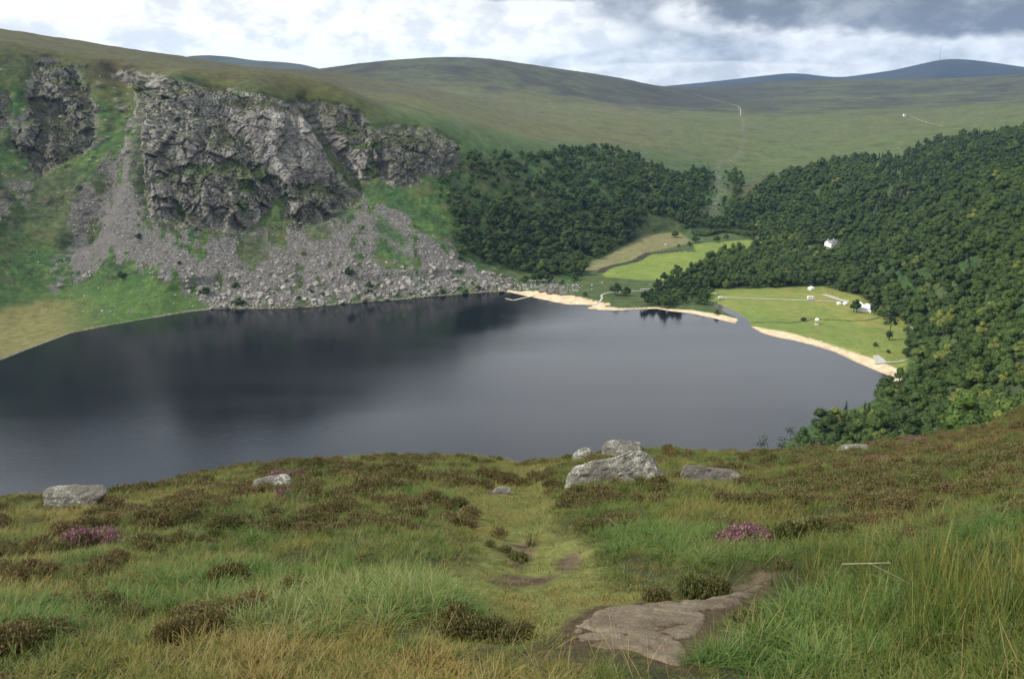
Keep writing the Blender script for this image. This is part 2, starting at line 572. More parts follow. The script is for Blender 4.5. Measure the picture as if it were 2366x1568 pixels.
def land_poly(pxs):
    """outline traced on the ground, with points added along its sides"""
    q = []
    n = len(pxs)
    for i in range(n):
        a = pxs[i]; b = pxs[(i + 1) % n]
        k = max(1, int(math.hypot(b[0] - a[0], b[1] - a[1]) / 35))
        for j in range(k):
            q.append((a[0] + (b[0] - a[0]) * j / k, a[1] + (b[1] - a[1]) * j / k))
    x, y = hit(*zip(*q))
    return np.stack([x, y], 1)


ROCKS = [land_poly(p) for p in [
    [(305, 165), (345, 172), (420, 195), (520, 208), (560, 218), (600, 235), (690, 248), (720, 290), (760, 330), (790, 400), (780, 425), (700, 440), (660, 470), (640, 445), (600, 480), (570, 525), (500, 520), (455, 525), (440, 505), (400, 515), (350, 500), (325, 450), (322, 360), (325, 290), (303, 240)],
    [(665, 445), (720, 425), (790, 425), (828, 445), (790, 480), (740, 505), (700, 520), (664, 490)],
    [(700, 238), (780, 248), (830, 265), (870, 300), (930, 295), (1000, 305), (1055, 335), (1060, 380), (1030, 400), (975, 400), (960, 420), (900, 420), (880, 390), (850, 410), (820, 400), (800, 370), (745, 300)],
    [(90, 140), (130, 135), (175, 155), (190, 200), (215, 250), (215, 320), (190, 350), (130, 380), (90, 400), (60, 350), (35, 330), (40, 290), (70, 270), (65, 220)],
    [(-60, 225), (15, 230), (15, 290), (-60, 320)],
    [(265, 150), (308, 152), (310, 178), (282, 182)],
    [(1720, 425), (1760, 405), (1775, 425), (1740, 450), (1710, 470), (1695, 465)],
]]
SCREE = [land_poly(p) for p in [
    [(262, 330), (300, 330), (318, 420), (330, 480), (370, 520), (440, 525), (500, 530), (570, 535), (640, 510), (720, 520), (800, 500), (830, 455), (870, 460), (930, 480), (990, 540), (1040, 570), (1060, 600), (1100, 625), (1185, 640), (1180, 668), (1050, 680), (900, 695), (720, 708), (560, 714), (500, 712), (480, 690), (430, 665), (370, 650), (320, 620), (300, 600), (230, 620), (200, 640), (140, 665), (128, 600), (170, 560), (165, 500), (190, 440), (230, 380)],
    [(-40, 480), (50, 430), (75, 400), (62, 450), (0, 530), (-40, 560)],
    [(870, 470), (915, 455), (940, 490), (990, 540), (960, 540), (900, 500)],
]]
def K(pts):
    return [(a / 2.2256, (b / 2.143 + 48) / 1.0385) for a, b in pts]


LEDGES = [land_poly(K(p)) for p in [
    [(790, 835), (930, 750), (1110, 735), (1115, 795), (1000, 805), (900, 800), (820, 850)],
    [(1110, 735), (1250, 725), (1380, 770), (1455, 850), (1440, 890), (1330, 830), (1200, 810), (1115, 795)],
    [(1290, 1060), (1480, 870), (1470, 990), (1380, 1040)],
    [(980, 800), (1010, 800), (1040, 900), (1000, 920)],
    [(700, 560), (722, 560), (722, 900), (760, 1000), (700, 960)],
    [(650, 290), (720, 300), (770, 440), (730, 470), (690, 400)],
    [(1200, 830), (1300, 830), (1330, 900), (1240, 890)],
    [(1190, 900), (1260, 920), (1290, 990), (1230, 1010)],
    [(880, 920), (940, 940), (930, 1010), (890, 990)],
    [(1550, 420), (1590, 450), (1700, 620), (1790, 780), (1740, 790), (1640, 620)],
    [(1660, 545), (1800, 540), (1860, 600), (1700, 575)],
    [(1720, 620), (1850, 640), (1960, 640), (1960, 680), (1840, 670)],
    [(1900, 700), (1960, 760), (1950, 810), (1880, 800)],
    [(1490, 835), (1560, 850), (1760, 830), (1760, 880), (1620, 880), (1520, 870)],
]]
PALE = [land_poly(K(p)) for p in [
    [(1160, 470), (1500, 475), (1620, 560), (1700, 660), (1760, 800), (1600, 830), (1480, 840), (1390, 760), (1290, 640), (1180, 600)],
    [(730, 270), (860, 280), (870, 390), (790, 400)],
    [(1010, 400), (1190, 360), (1200, 385), (1040, 440)],
]]
SPECK = [land_poly(K(p)) for p in [
    [(860, 330), (1000, 330), (1250, 350), (1500, 420), (1560, 480), (1160, 475), (1100, 560), (760, 600), (740, 470), (860, 420)],
]]
SCREE_CORE = [land_poly(p) for p in [
    [(265, 330), (297, 330), (300, 380), (290, 440), (270, 500), (225, 520), (215, 470), (245, 400)],
    [(170, 560), (230, 530), (300, 560), (260, 600), (180, 640), (130, 650)],
]]
GREEN_IN = [land_poly(p) for p in [
    [(830, 410), (880, 415), (960, 430), (1005, 470), (1050, 560), (1000, 565), (940, 500), (880, 470), (840, 455)],
    [(560, 545), (620, 530), (625, 600), (575, 620), (545, 600)],
    [(870, 560), (950, 590), (950, 630), (890, 625), (850, 600)],
    [(860, 480), (900, 510), (950, 560), (930, 580), (870, 540)],
    [(700, 520), (760, 520), (770, 560), (720, 560)],
]]
GULLYP = np.stack(hit([268, 272, 262, 250, 215, 180], [150, 220, 300, 380, 470, 560]), 1)
GULLY2 = np.stack(hit([712, 745, 790, 815, 835], [235, 300, 370, 420, 450]), 1)


def multi_sd(X, Y, polys, lim=60):
    s = np.full(np.shape(X), -999.0, np.float32)
    for P in polys:
        x0, y0 = P.min(0) - lim; x1, y1 = P.max(0) + lim
        m = (X > x0) & (X < x1) & (Y > y0) & (Y < y1)
        if m.any():
            s[m] = np.maximum(s[m], poly_sd(X[m], Y[m], P))
    return s




def cells(x, y, z, seed):
    """broken blocks: random height, distance to the nearest joint and a tilt for each cell"""
    xi = np.floor(x).astype(np.int64); yi = np.floor(y).astype(np.int64); zi = np.floor(z).astype(np.int64)
    f1 = np.full(x.shape, 9.0); f2 = np.full(x.shape, 9.0); hv = np.zeros(x.shape); tl = np.zeros(x.shape)
    for dx in (-1, 0, 1):
        for dy in (-1, 0, 1):
            for dz_ in (-1, 0, 1):
                k = _perm[(_perm[(_perm[(xi + dx + seed * 37) & 4095] + yi + dy) & 4095] + zi + dz_) & 4095]
                g = _grad[k]
                ox = xi + dx + 0.5 + 0.55 * g[..., 0] - x; oy = yi + dy + 0.5 + 0.55 * g[..., 1] - y; oz = zi + dz_ + 0.5 + 0.55 * g[..., 2] - z
                d = ox * ox + oy * oy + oz * oz
                g2 = _grad[(k + 77) & 4095]
                m = d < f1
                f2 = np.where(m, f1, np.minimum(f2, d))
                hv = np.where(m, (k % 997) / 997.0, hv)
                tl = np.where(m, -(ox * g2[..., 0] + oy * g2[..., 1] + oz * g2[..., 2]), tl)
                f1 = np.where(m, d, f1)
    return hv, np.sqrt(f2) - np.sqrt(f1), tl

# -- adaptive grid: columns by azimuth, rows packed where the ground faces the eye
NC, NR = 1040, 760
cth = np.concatenate([np.linspace(-0.78, -0.60, 30, endpoint=False), np.linspace(-0.60, 0.60, NC - 60), np.linspace(0.60, 0.78, 31)[1:]])
NC = len(cth)
fine = np.linspace(math.log(60.0), math.log(6300.0), 1500)
fr = np.exp(fine)
zc = np.stack([np.maximum(table_z(np.full(fr.shape, a), fr), -1) for a in cth])
elev = -(EYE - zc) / fr[None]
kern = np.hanning(41); kern /= kern.sum()
ds = np.abs(np.diff(elev, axis=1)) * 9.0 + np.diff(fine)[None] * 0.22
vis = np.maximum.accumulate(elev, axis=1)
hidden = (elev[:, 1:] < vis[:, 1:] - 0.002)
ds = np.where(hidden, ds * 0.5, ds)
water = (zc[:, 1:] <= 0.0)
ds = np.where(water, ds * 0.5, ds)
ds = np.apply_along_axis(lambda a: np.convolve(np.pad(a, 20, 'edge'), kern, 'valid'), 1, ds)
kc = np.hanning(33); kc /= kc.sum()
ds = np.apply_along_axis(lambda a: np.convolve(np.pad(a, 16, 'edge'), kc, 'valid'), 0, ds)
cum = np.concatenate([np.zeros((NC, 1)), np.cumsum(ds, axis=1)], 1)
cum /= cum[:, -1:]
u = np.linspace(0, 1, NR)
LRg = np.stack([np.interp(u, cum[i], fine) for i in range(NC)])
Rg = np.exp(LRg)
TH = np.repeat(cth[:, None], NR, 1)
X = (Rg * np.sin(TH)); Y = (Rg * np.cos(TH))
Z, SD = land_z(X, Y)
Xf, Yf, Zf = X.copy(), Y.copy(), Z.copy()

wx = fbm(X / 45, Y / 45, Z / 45, 3) ; wy = fbm(X / 45 + 31, Y / 45, Z / 45 + 7, 3)
wx2 = fbm(X / 9, Y / 9, Z / 9, 3); wy2 = fbm(X / 9 + 31, Y / 9, Z / 9 + 7, 3)
Xw = X + wx * 6 + wx2 * 3; Yw = Y + wy * 6 + wy2 * 3
sd_rock = multi_sd(Xw, Yw, ROCKS)
sd_scree = multi_sd(X + wx * 18 + wx2 * 9, Y + wy * 18 + wy2 * 9, SCREE)
sd_core = multi_sd(Xw, Yw, SCREE_CORE)
Xq = X + wx2 * 3.5 + wx * 2; Yq = Y + wy2 * 3.5 + wy * 2
sd_ledge = multi_sd(Xq, Yq, LEDGES, 20); sd_pale = multi_sd(X + wx2 * 9 + wx * 8, Y + wy2 * 9 + wy * 8, PALE, 20); sd_speck = multi_sd(Xq, Yq, SPECK, 20)
ledw = smoothstep(-1.5, 1.5, sd_ledge); palew = smoothstep(-2, 3, sd_pale); speckw = smoothstep(-3, 3, sd_speck)
sd_gin = multi_sd(Xw, Yw, GREEN_IN)
gl = line_dist(Xw, Yw, GULLYP); gl2 = line_dist(Xw, Yw, GULLY2)
valley = np.full(X.shape, -999.0, np.float32)
mm = Rg > 400
valley[mm] = poly_sd(X[mm], Y[mm], VALLEY)

# normals of the smooth land, horizontal outward direction


def grid_normal(X, Y, Z):
    P = np.stack([X, Y, Z], 2)
    du = np.gradient(P, axis=0); dv = np.gradient(P, axis=1)
    n = np.cross(du, dv)
    n /= np.linalg.norm(n, axis=2)[..., None] + 1e-9
    n *= np.where(n[..., 2:3] < 0, -1, 1)
    return n


N0 = grid_normal(X, Y, Z)
rockw = smoothstep(-10, 6, sd_rock)
lx = X / 1.0; ly = Y / 1.0; lz = Z / 1.0
far = np.clip(Rg / 1500, 0, 1)
onland = smoothstep(0, 25, SD) * smoothstep(120, 300, Rg)
hillw = onland * (1 - smoothstep(-15, 5, valley))
# broad relief everywhere
dz = hillw * (2.2 * fbm(lx / 55, ly / 55, lz / 55, 3) + 0.5 * fbm(lx / 9, ly / 9, lz / 9, 3))
dz += smoothstep(1200, 2500, Rg) * hillw * 4.0 * fbm(lx / 260, ly / 260, 0 * lx, 4)
# cliffs: vertical ribs, blocks, ledges
a1 = ridged(lx / 42, ly / 42, lz / 95, 4) - 0.55
a2 = ridged(lx / 15 + 3, ly / 15, lz / 30 + lx / 90, 3) - 0.55
a3 = fbm(lx / 4.5, ly / 4.5, lz / 6.0 + lx / 20, 3)
strata = np.sin((lz + 0.55 * lx * 0.5 + 9 * fbm(lx / 30, ly / 30, lz / 30, 2)) * 2 * PI / 17.0)
mk = (sd_rock > -18) & (Rg < 1300)
bl1 = np.zeros(X.shape); bl2 = np.zeros(X.shape); bl3 = np.zeros(X.shape); ed = np.ones(X.shape); hue = np.zeros(X.shape)
_tx, _ty, _tz = X[mk] + 4 * wx2[mk], Y[mk] + 4 * wy2[mk], Z[mk]
h1, e1, _g1 = cells((_tx + 0.35 * _tz) / 26, _ty / 30, (_tz - 0.25 * _tx) / 44, 1)
h2, e2, g2_ = cells((_tx + 0.3 * _tz) / 10, _ty / 12, (_tz - 0.3 * _tx) / 17, 2)
h3, e3, g3_ = cells((_tx + 0.3 * _tz) / 4.2, _ty / 4.5, (_tz - 0.3 * _tx) / 6.0, 3)
bl1[mk] = h1 + 0.8 * _g1; bl2[mk] = h2 + 0.7 * g2_; bl3[mk] = h3 + 0.6 * g3_
ed[mk] = np.minimum(np.minimum(e1 * 2.2, e2 * 1.2), e3 * 1.0 + 0.05); hue[mk] = 0.5 * h1 + 0.5 * h2
weakw = smoothstep(-0.40, -0.44, -TH * 1.0) * 1.0
leftc = smoothstep(0.40, 0.43, -TH)                       # crags left of the gully: lower and greener
push = rockw * (1 - 0.30 * palew) * ((13 - 9 * leftc) * smoothstep(-4, 16, sd_rock) - 5 + 10 * a1 + 5.5 * (bl1 - 0.5) + 3.6 * (bl2 - 0.5) + 1.7 * (bl3 - 0.5) + 0.5 * a3 - 1.8 * (1 - smoothstep(0.0, 0.16, ed)))
# scattered outcrops on the left slope beyond the traced faces
zone = smoothstep(0.36, 0.42, -TH) * smoothstep(50, 100, Z) * smoothstep(1130, 1090, Rg) * hillw
out = smoothstep(0.12, 0.4, fbm(lx / 20 + 50, ly / 20, lz / 26, 4)) * zone
push = push - 3.0 * ledw * rockw
push = push + out * (5 + 2.5 * a3 + 3 * a2)
push = push - 15 * np.exp(-(gl / 13) ** 2) * hillw - 9 * np.exp(-(gl2 / 8) ** 2) * hillw
push = push * (Rg < 1300) * smoothstep(0, 30, SD)
nh = N0.copy(); nh[..., 2] *= 0.35
nh /= np.linalg.norm(nh, axis=2)[..., None] + 1e-9
X = X + nh[..., 0] * push; Y = Y + nh[..., 1] * push; Z = Z + nh[..., 2] * push + dz
# rubble relief on the scree
screew = smoothstep(-8, 4, sd_scree) * (1 - rockw) * smoothstep(2, 10, SD)
gm = smoothstep(-3, 5, sd_gin)
coarse = 1 - smoothstep(-5, 5, sd_core)
rub = np.abs(perlin(lx / 2.6, ly / 2.6, lz / 2.6)) + 0.6 * np.abs(perlin(lx / 1.1, ly / 1.1, lz / 1.1))
Z = Z + screew * (1 - gm) * (0.35 + 0.9 * coarse) * rub * 1.5
bank = (SD > 0) & (SD < 25)
N1 = grid_normal(X, Y, Z)

# -- ground colours (albedo)
def C(*c):
    return np.array(c, np.float32)


def mixc(a, b, w):
    w = np.asarray(w)[..., None]
    return a * (1 - w) + b * w


n1 = fbm(lx / 120, ly / 120, lz / 60, 4)
n2 = fbm(lx / 28 + 9, ly / 28, lz / 28, 4)
n3 = fbm(lx / 7 + 19, ly / 7, lz / 7, 3)
n4 = fbm(lx / 2.2, ly / 2.2, lz / 2.2, 3)
fine_ = fbm(TH * 130 + 3, LRg * 150, Zf / 25, 3)
streak = fbm(TH * 14 + 3, LRg * 55 + TH * 30, 0 * TH, 4)
lush = C(0.029, 0.062, 0.018); lush2 = C(0.050, 0.084, 0.021); olive = C(0.105, 0.105, 0.038); moor = C(0.115, 0.102, 0.052); brown = C(0.066, 0.055, 0.040); straw = C(0.165, 0.15, 0.070)
col = np.broadcast_to(lush, X.shape + (3,)).copy()
col = mixc(col, lush2, smoothstep(-0.15, 0.3, n2))
col = mixc(col, C(0.050, 0.056, 0.026), smoothstep(-0.1, 0.30, n1 + 0.5 * n3) * 0.65)
col = mixc(col, C(0.036, 0.034, 0.020), smoothstep(0.12, 0.40, fbm(lx / 14 + 61, ly / 14, lz / 14, 4)) * 0.6)
n5 = fbm(lx / 3.6 + 5, ly / 3.6, lz / 3.6, 2)
col = col * (1 + 0.75 * np.clip(n5 + 0.6 * n3, -0.6, 0.7))[..., None]
col = mixc(col, C(0.085, 0.082, 0.034), smoothstep(0.18, 0.42, fbm(lx / 22 + 11, ly / 22, lz / 15, 4)) * 0.6)
# left slope foot: dry grass at the shore
th0, t0 = ray(np.array([0, 230]), np.array([735, 760]))
foot = smoothstep(20, 6, Zf) * smoothstep(0.42, 0.50, -TH)
col = mixc(col, C(0.135, 0.125, 0.045), foot * smoothstep(13, 7, Zf + 3 * n2) * 0.9)
col = mixc(col, C(0.050, 0.090, 0.021), smoothstep(0.30, 0.36, -TH) * smoothstep(24, 12, Zf + 6 * n2) * (1 - foot) * 0.8)
# moor above the cliffs and up the valley
thp = np.degrees(TH)
crest = np.interp(thp, [-40, -29, -25, -20, -14, -8, -3, 0, 6, 12, 14, 17, 22, 30, 40], [1150, 1125, 1105, 985, 968, 1000, 1045, 1120, 1330, 1560, 1500, 1500, 1480, 1600, 1600])
mo = smoothstep(-45, 45, Rg - crest + 35 * n2)
mc = mixc(olive, moor, smoothstep(-0.2, 0.3, streak))
mc = mixc(mc, brown, smoothstep(0.0, 0.35, streak + 0.3 * n1) * 0.75)
mc = mixc(mc, straw, smoothstep(0.22, 0.5, -streak + 0.3 * n2) * 0.55)
br2 = np.exp(-((thp + 9) / 9) ** 2) * smoothstep(1250, 1500, Rg) * smoothstep(2400, 2100, Rg)
mc = mixc(mc, brown * 1.05, br2 * 0.65 * smoothstep(-0.45, 0.15, streak))
# green shoulder above the left wood
gr = smoothstep(-12, -4, thp) * smoothstep(crest + 260, crest + 10, Rg) * smoothstep(18, 9, thp)
mc = mixc(mc, C(0.048, 0.092, 0.030), gr * (0.75 + 0.25 * n2))
gr2 = smoothstep(13, 16, thp) * smoothstep(2100, 1700, Rg + 120 * n1)
mc = mixc(mc, C(0.085, 0.115, 0.036), gr2 * 0.65)
# heathery upper hill
mc = mixc(mc, C(0.080, 0.098, 0.036), smoothstep(7, 12, thp) * smoothstep(3400, 2600, Rg) * (0.35 + 0.5 * smoothstep(-0.2, 0.3, streak)))
hb = smoothstep(2500, 3000, Rg + 250 * n1)
mc = mixc(mc, C(0.058, 0.060, 0.040), hb * 0.8)
hb2 = hb * smoothstep(-0.10, 0.25, n1 + 0.3 * streak)
mc = mixc(mc, C(0.036, 0.032, 0.032), hb2 * 0.8)
crown = smoothstep(2.5, 9, thp) * smoothstep(18, 14, thp) * smoothstep(2700, 3200, Rg)
mc = mixc(mc, C(0.034, 0.029, 0.029), crown * 0.6)
sc2 = fbm(X / 300 + 4, Y / 300, 0 * X, 3)
mc = mixc(mc, C(0.10, 0.105, 0.045), smoothstep(0.1, 0.4, sc2) * smoothstep(10, 20, thp) * 0.7)
mc = mc * C(0.73, 0.80, 0.66)
mott = fbm(TH * 45 + 8, LRg * 34 + TH * 20, 0 * TH, 5)
mc = mc * (1 + 0.55 * np.clip(streak, -0.5, 0.5) + 0.5 * np.clip(mott, -0.5, 0.5))[..., None]
mc = mixc(mc, C(0.042, 0.036, 0.026), smoothstep(0.16, 0.34, mott + 0.3 * streak) * 0.5)
col = mixc(col, mc, mo)
col = col * (1 + 0.40 * np.clip(fine_ + 0.5 * n3, -0.8, 0.8))[..., None]
band = mo * smoothstep(-6, -12, thp)
col = mixc(col, col * C(0.78, 0.72, 0.66), band)
# stream gully in the head of the valley
SGP = np.stack(hit([1640, 1665, 1655, 1700, 1715, 1722, 1712, 1706], [500, 440, 385, 365, 340, 320, 262, 245]), 1)
sg = line_dist(Xw, Yw, SGP)
col = mixc(col, C(0.13, 0.115, 0.095), np.exp(-(sg / 6) ** 2) * smoothstep(-0.1, 0.3, n3 + 0.6 * n4) * 0.8)
# near hillside below the brow
col = mixc(col, C(0.070, 0.075, 0.030), smoothstep(330, 150, Rg) )
# scree
vg2 = fbm(TH * 60 + 4, LRg * 26 - TH * 20, 0 * TH, 4)
sc_a = screew * (1 - 0.92 * gm) * smoothstep(-0.20, 0.02, 0.5 * n3 + 1.5 * vg2 - 0.07 + 0.016 * np.clip(sd_scree, -10, 22) + 0.1 * (1 - coarse))
scc = mixc(C(0.072, 0.067, 0.061), C(0.145, 0.138, 0.126), smoothstep(-0.3, 0.4, n4))
scc = mixc(scc, C(0.115, 0.105, 0.098), (1 - coarse) * 0.7)
col = mixc(col, scc, sc_a)
# rock: bare where it is steep, green and brown on the ledges
steep = 1 - N1[..., 2]
rk = np.maximum(rockw, out)
vegn = fbm(lx / 30 + 3, ly / 30, lz / 22, 4)
bare = smoothstep(0.12, 0.30, steep + 0.16 * n3 - 0.42 * np.maximum(vegn - 0.10, 0) * 2 - 0.34 * leftc * (0.45 + 1.5 * vegn + 0.8 * n3) - 0.22 * smoothstep(150, 178, Zf) * (0.3 + n3) - 0.30 * speckw * (0.45 + 1.6 * n4 + 0.9 * n3) - 0.5 * ledw + 0.25 * palew - 0.22 * smoothstep(0.33, 0.26, -TH) * smoothstep(-0.1, 0.2, n3 + vegn)) * smoothstep(0.15, 0.5, rk)
rc = mixc(C(0.150, 0.138, 0.122), C(0.33, 0.31, 0.275), smoothstep(-0.35, 0.5, n3 * 0.5 + n4 * 0.35 + 0.9 * (hue - 0.5)))
rc = mixc(rc, C(0.05, 0.047, 0.045), (1 - smoothstep(0.0, 0.10, ed)) * 0.4)  # ambient shade in the cracks between blocks, painted into the rock colour
rc = mixc(rc, C(0.085, 0.078, 0.072), smoothstep(0.10, 0.40, fbm(lx / 12, ly / 12, lz / 40, 4)) * 0.6)
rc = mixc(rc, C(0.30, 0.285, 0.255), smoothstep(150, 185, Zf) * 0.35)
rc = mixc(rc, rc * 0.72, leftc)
rc = mixc(rc, C(0.31, 0.29, 0.255), palew * smoothstep(-0.35, 0.25, n3 + 0.5 * n2) * 0.40)
rc = mixc(rc, C(0.38, 0.365, 0.33), speckw * 0.5)
rc = rc * 0.80
ledge = mixc(C(0.060, 0.070, 0.026), C(0.050, 0.042, 0.024), smoothstep(-0.2, 0.3, n3))
ledge = mixc(ledge, C(0.060, 0.095, 0.024), np.maximum(ledw * 0.7, smoothstep(0.1, 0.4, -vegn) * 0.5))
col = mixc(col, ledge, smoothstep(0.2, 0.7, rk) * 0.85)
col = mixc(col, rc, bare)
# white stones scattered on grass
wsn = smoothstep(0.50, 0.60, fbm(lx / 2.0 + 77, ly / 2.0, lz / 2.0, 2)) * zone * 0.8
col = mixc(col, C(0.30, 0.29, 0.27), wsn)
# shoreline stones
sh = (SD > 0) * smoothstep(2.6, 1.0, SD + 1.5 * n4) * (valley < 0) * (thp < 2)
col = mixc(col, C(0.16, 0.15, 0.13), sh * smoothstep(-0.2, 0.2, n4 + 0.1))
# valley floor
RM1 = flat_poly([(1390, 634), (1430, 607), (1500, 592), (1560, 583), (1610, 588), (1600, 572), (1640, 566), (1740, 562), (1790, 575), (1700, 595), (1660, 605), (1600, 640), (1560, 650), (1470, 645), (1400, 640)])
vw = smoothstep(-3, 3, valley)
bright = smoothstep(-2, 1.5, poly_sd(X, Y, RM1))
vcol = mixc(C(0.038, 0.064, 0.020), C(0.065, 0.080, 0.026), smoothstep(-0.2, 0.3, n3))
vcol = mixc(vcol, mixc(C(0.140, 0.175, 0.036), C(0.115, 0.155, 0.030), smoothstep(-0.3, 0.3, n2)), bright)
ROUGH = flat_poly([(1340, 612), (1420, 583), (1500, 543), (1560, 540), (1600, 566), (1500, 588), (1470, 602), (1440, 608), (1390, 622), (1370, 628), (1350, 625)])
rg_ = smoothstep(-3, 3, poly_sd(X, Y, ROUGH)) * (1 - bright)
vcol = mixc(vcol, mixc(C(0.15, 0.135, 0.065), C(0.115, 0.12, 0.045), smoothstep(-0.2, 0.3, n3)), rg_)
RM2 = flat_poly([(1625, 668), (1750, 664), (1900, 662), (1985, 684), (2048, 722), (2093, 742), (2097, 850), (2075, 872), (2045, 848), (1950, 808), (1860, 785), (1750, 758), (1700, 725), (1640, 690)])
m2 = smoothstep(-2, 2, poly_sd(X, Y, RM2))
mead = mixc(C(0.155, 0.170, 0.038), C(0.185, 0.168, 0.048), smoothstep(-0.15, 0.35, n2))
mead = mixc(mead, C(0.105, 0.145, 0.034), smoothstep(0.0, 0.4, n1 + 0.4 * n3) * 0.8)
mead = mixc(mead, C(0.075, 0.11, 0.028), smoothstep(0.22, 0.40, n3) * 0.4)
lower = smoothstep(-1.5, 1.5, (SD - 75)) ; mead = mixc(mead, C(0.100, 0.150, 0.032), (1 - lower) * 0.45)
vcol = mixc(vcol, mead, m2)
rdist = line_dist(X, Y, RIVER)
vcol = mixc(vcol, C(0.035, 0.028, 0.02), smoothstep(5.5, 4.2, rdist))
DITCH = np.stack(on_level(*zip(*S2V([(1798, 767), (1840, 771), (1895, 773), (1925, 769), (1950, 764), (1990, 766), (2030, 769), (2075, 769), (2110, 762)])), 2.3), 1)
dd = line_dist(X + 1.2 * n3, Y + 1.2 * n3, DITCH)
vcol = mixc(vcol, C(0.030, 0.045, 0.015), smoothstep(2.0, 0.9, dd) * 0.85)
Z = Z - 0.4 * smoothstep(1.6, 0.5, dd) * (valley > 0)
col = mixc(col, vcol, vw)
# sand
BEACH = [np.stack(on_level(*zip(*S2V(p)), 0.6), 1) for p in [
    [(1218, 695), (1235, 697), (1293, 703), (1320, 707), (1358, 712), (1395, 718), (1424, 724), (1450, 729), (1470, 733), (1430, 740), (1360, 745), (1250, 725), (1210, 705)],
    [(1398, 733), (1450, 738), (1490, 739.5), (1575, 736.5), (1600, 741), (1660, 745), (1705, 753), (1768, 763), (1785, 775), (1770, 795), (1700, 780), (1600, 765), (1500, 760), (1400, 755)],
    [(1800, 781), (1813, 783), (1846, 792), (1908, 805), (1975, 823), (2041, 845.5), (2098, 865.6), (2149, 887), (2164, 899), (2160, 912), (2120, 930), (2000, 880), (1900, 840), (1800, 800)],
]]
sdb = multi_sd(X + 0.8 * n2, Y + 0.5 * n3, BEACH, 20)
sandw = smoothstep(-0.5, 0.7, sdb)
sand = mixc(C(0.42, 0.325, 0.205), C(0.50, 0.405, 0.275), smoothstep(-0.3, 0.3, n3))
sand = mixc(sand, C(0.26, 0.17, 0.09), smoothstep(1.1, 0.2, SD))
col = mixc(col, sand, sandw)
col = mixc(col, C(0.20, 0.12, 0.06), (SD < 0.05) * 1.0)
col = mixc(col, C(0.02, 0.02, 0.018), (SD < -3) * 1.0)

# class of each face: hill, cliff, scree, meadow, beach
cls = np.zeros(X.shape, int)
cls[(sd_rock > 0) & (Rg < 1300)] = 1
cls[(screew * (1 - gm) > 0.5) & (cls == 0)] = 2
cls[((m2 > 0.5) | (bright > 0.5)) & (valley > -3)] = 3
cls[(sdb > 0) & (SD > -2.5)] = 4
cls[(cls != 4) & (SD < -2.0) & (Rg > 300)] = 5


def ground_material(name, rough=0.9, bump=0.5, bs=0.6):
    m, T = mat_new(name)
    at = T.n('ShaderNodeAttribute', attribute_name='albedo')
    geo = T.n('ShaderNodeNewGeometry')
    n = T.noise(geo.outputs['Position'], 0.9, 6.0, 0.65)
    nb = T.noise(geo.outputs['Position'], 0.12, 5.0, 0.6)
    k = T.math('ADD', T.smooth(n, 0.3, 0.7, 0.72, 1.28), T.smooth(nb, 0.3, 0.7, -0.12, 0.12))
    kk = T.n('ShaderNodeCombineXYZ', {'X': k, 'Y': k, 'Z': k}).outputs[0]
    c = T.mix(1.0, at.outputs['Color'], kk, 'MULTIPLY')
    nrm = T.n('ShaderNodeBump', {'Height': n, 'Strength': bump, 'Distance': bs}).outputs[0]
    bsdf_out(T, c, rough, nrm, 0.15)
    return m


M_hill = ground_material('grass_and_heather')
M_rock = ground_material('weathered_rock', 0.85, 0.9, 1.4)
M_scree = ground_material('broken_stone', 0.9, 0.9, 0.9)
M_mead = ground_material('meadow_grass', 0.9, 0.25, 0.3)
M_sand = ground_material('pale_sand', 0.9, 0.15, 0.1)

V = np.stack([X, Y, Z], 2).reshape(-1, 3).astype(np.float32)
Cc = np.clip(col, 0.004, 0.9).reshape(-1, 3).astype(np.float32)
idx = np.arange(NC * NR).reshape(NC, NR)
quads = np.stack([idx[:-1, :-1], idx[1:, :-1], idx[1:, 1:], idx[:-1, 1:]], 2).reshape(-1, 4)
qc = cls.reshape(-1)[quads[:, 2]]
# the far side of ridges and the lake bed need few faces; they stay because neighbours share them
for k, (nm, mt, lab) in enumerate([
        ('hills', M_hill, 'green and brown moorland slopes rising round the lake and valley'),
        ('cliff', M_rock, 'grey broken rock faces above the scree on the far side of the lake'),
        ('scree_slope', M_scree, 'fan of grey scree running down from the cliff to the dark water'),
        ('meadow', M_mead, 'flat yellow-green meadows on the valley floor beyond the beach'),
        ('beach', M_sand, 'pale sandy beach curving along the head of the lake'),
        ('lake_bed', M_hill, 'dark bed of the lake under the water')]):
    q = quads[qc == k]
    used, inv = np.unique(q, return_inverse=True)
    me = mesh_np(nm, V[used], inv.reshape(-1, 4), smooth=(nm != 'cliff'), attrs={'albedo': Cc[used]})
    add(nm, me, mt, kind='structure', label=lab)

# final surface lookup for placing things
Zfin = Z
def ground(x, y):
    """height of the finished land (before cliff relief)"""
    x = np.atleast_1d(np.asarray(x, float)); y = np.atleast_1d(np.asarray(y, float))
    z, sd = land_z(x, y)
    v = poly_sd(x, y, VALLEY)
    hw = smoothstep(0, 25, sd) * smoothstep(120, 300, np.hypot(x, y)) * (1 - smoothstep(-15, 5, v))
    z = z + hw * (2.2 * fbm(x / 55, y / 55, z / 55, 3) + 0.5 * fbm(x / 9, y / 9, z / 9, 3))
    return z


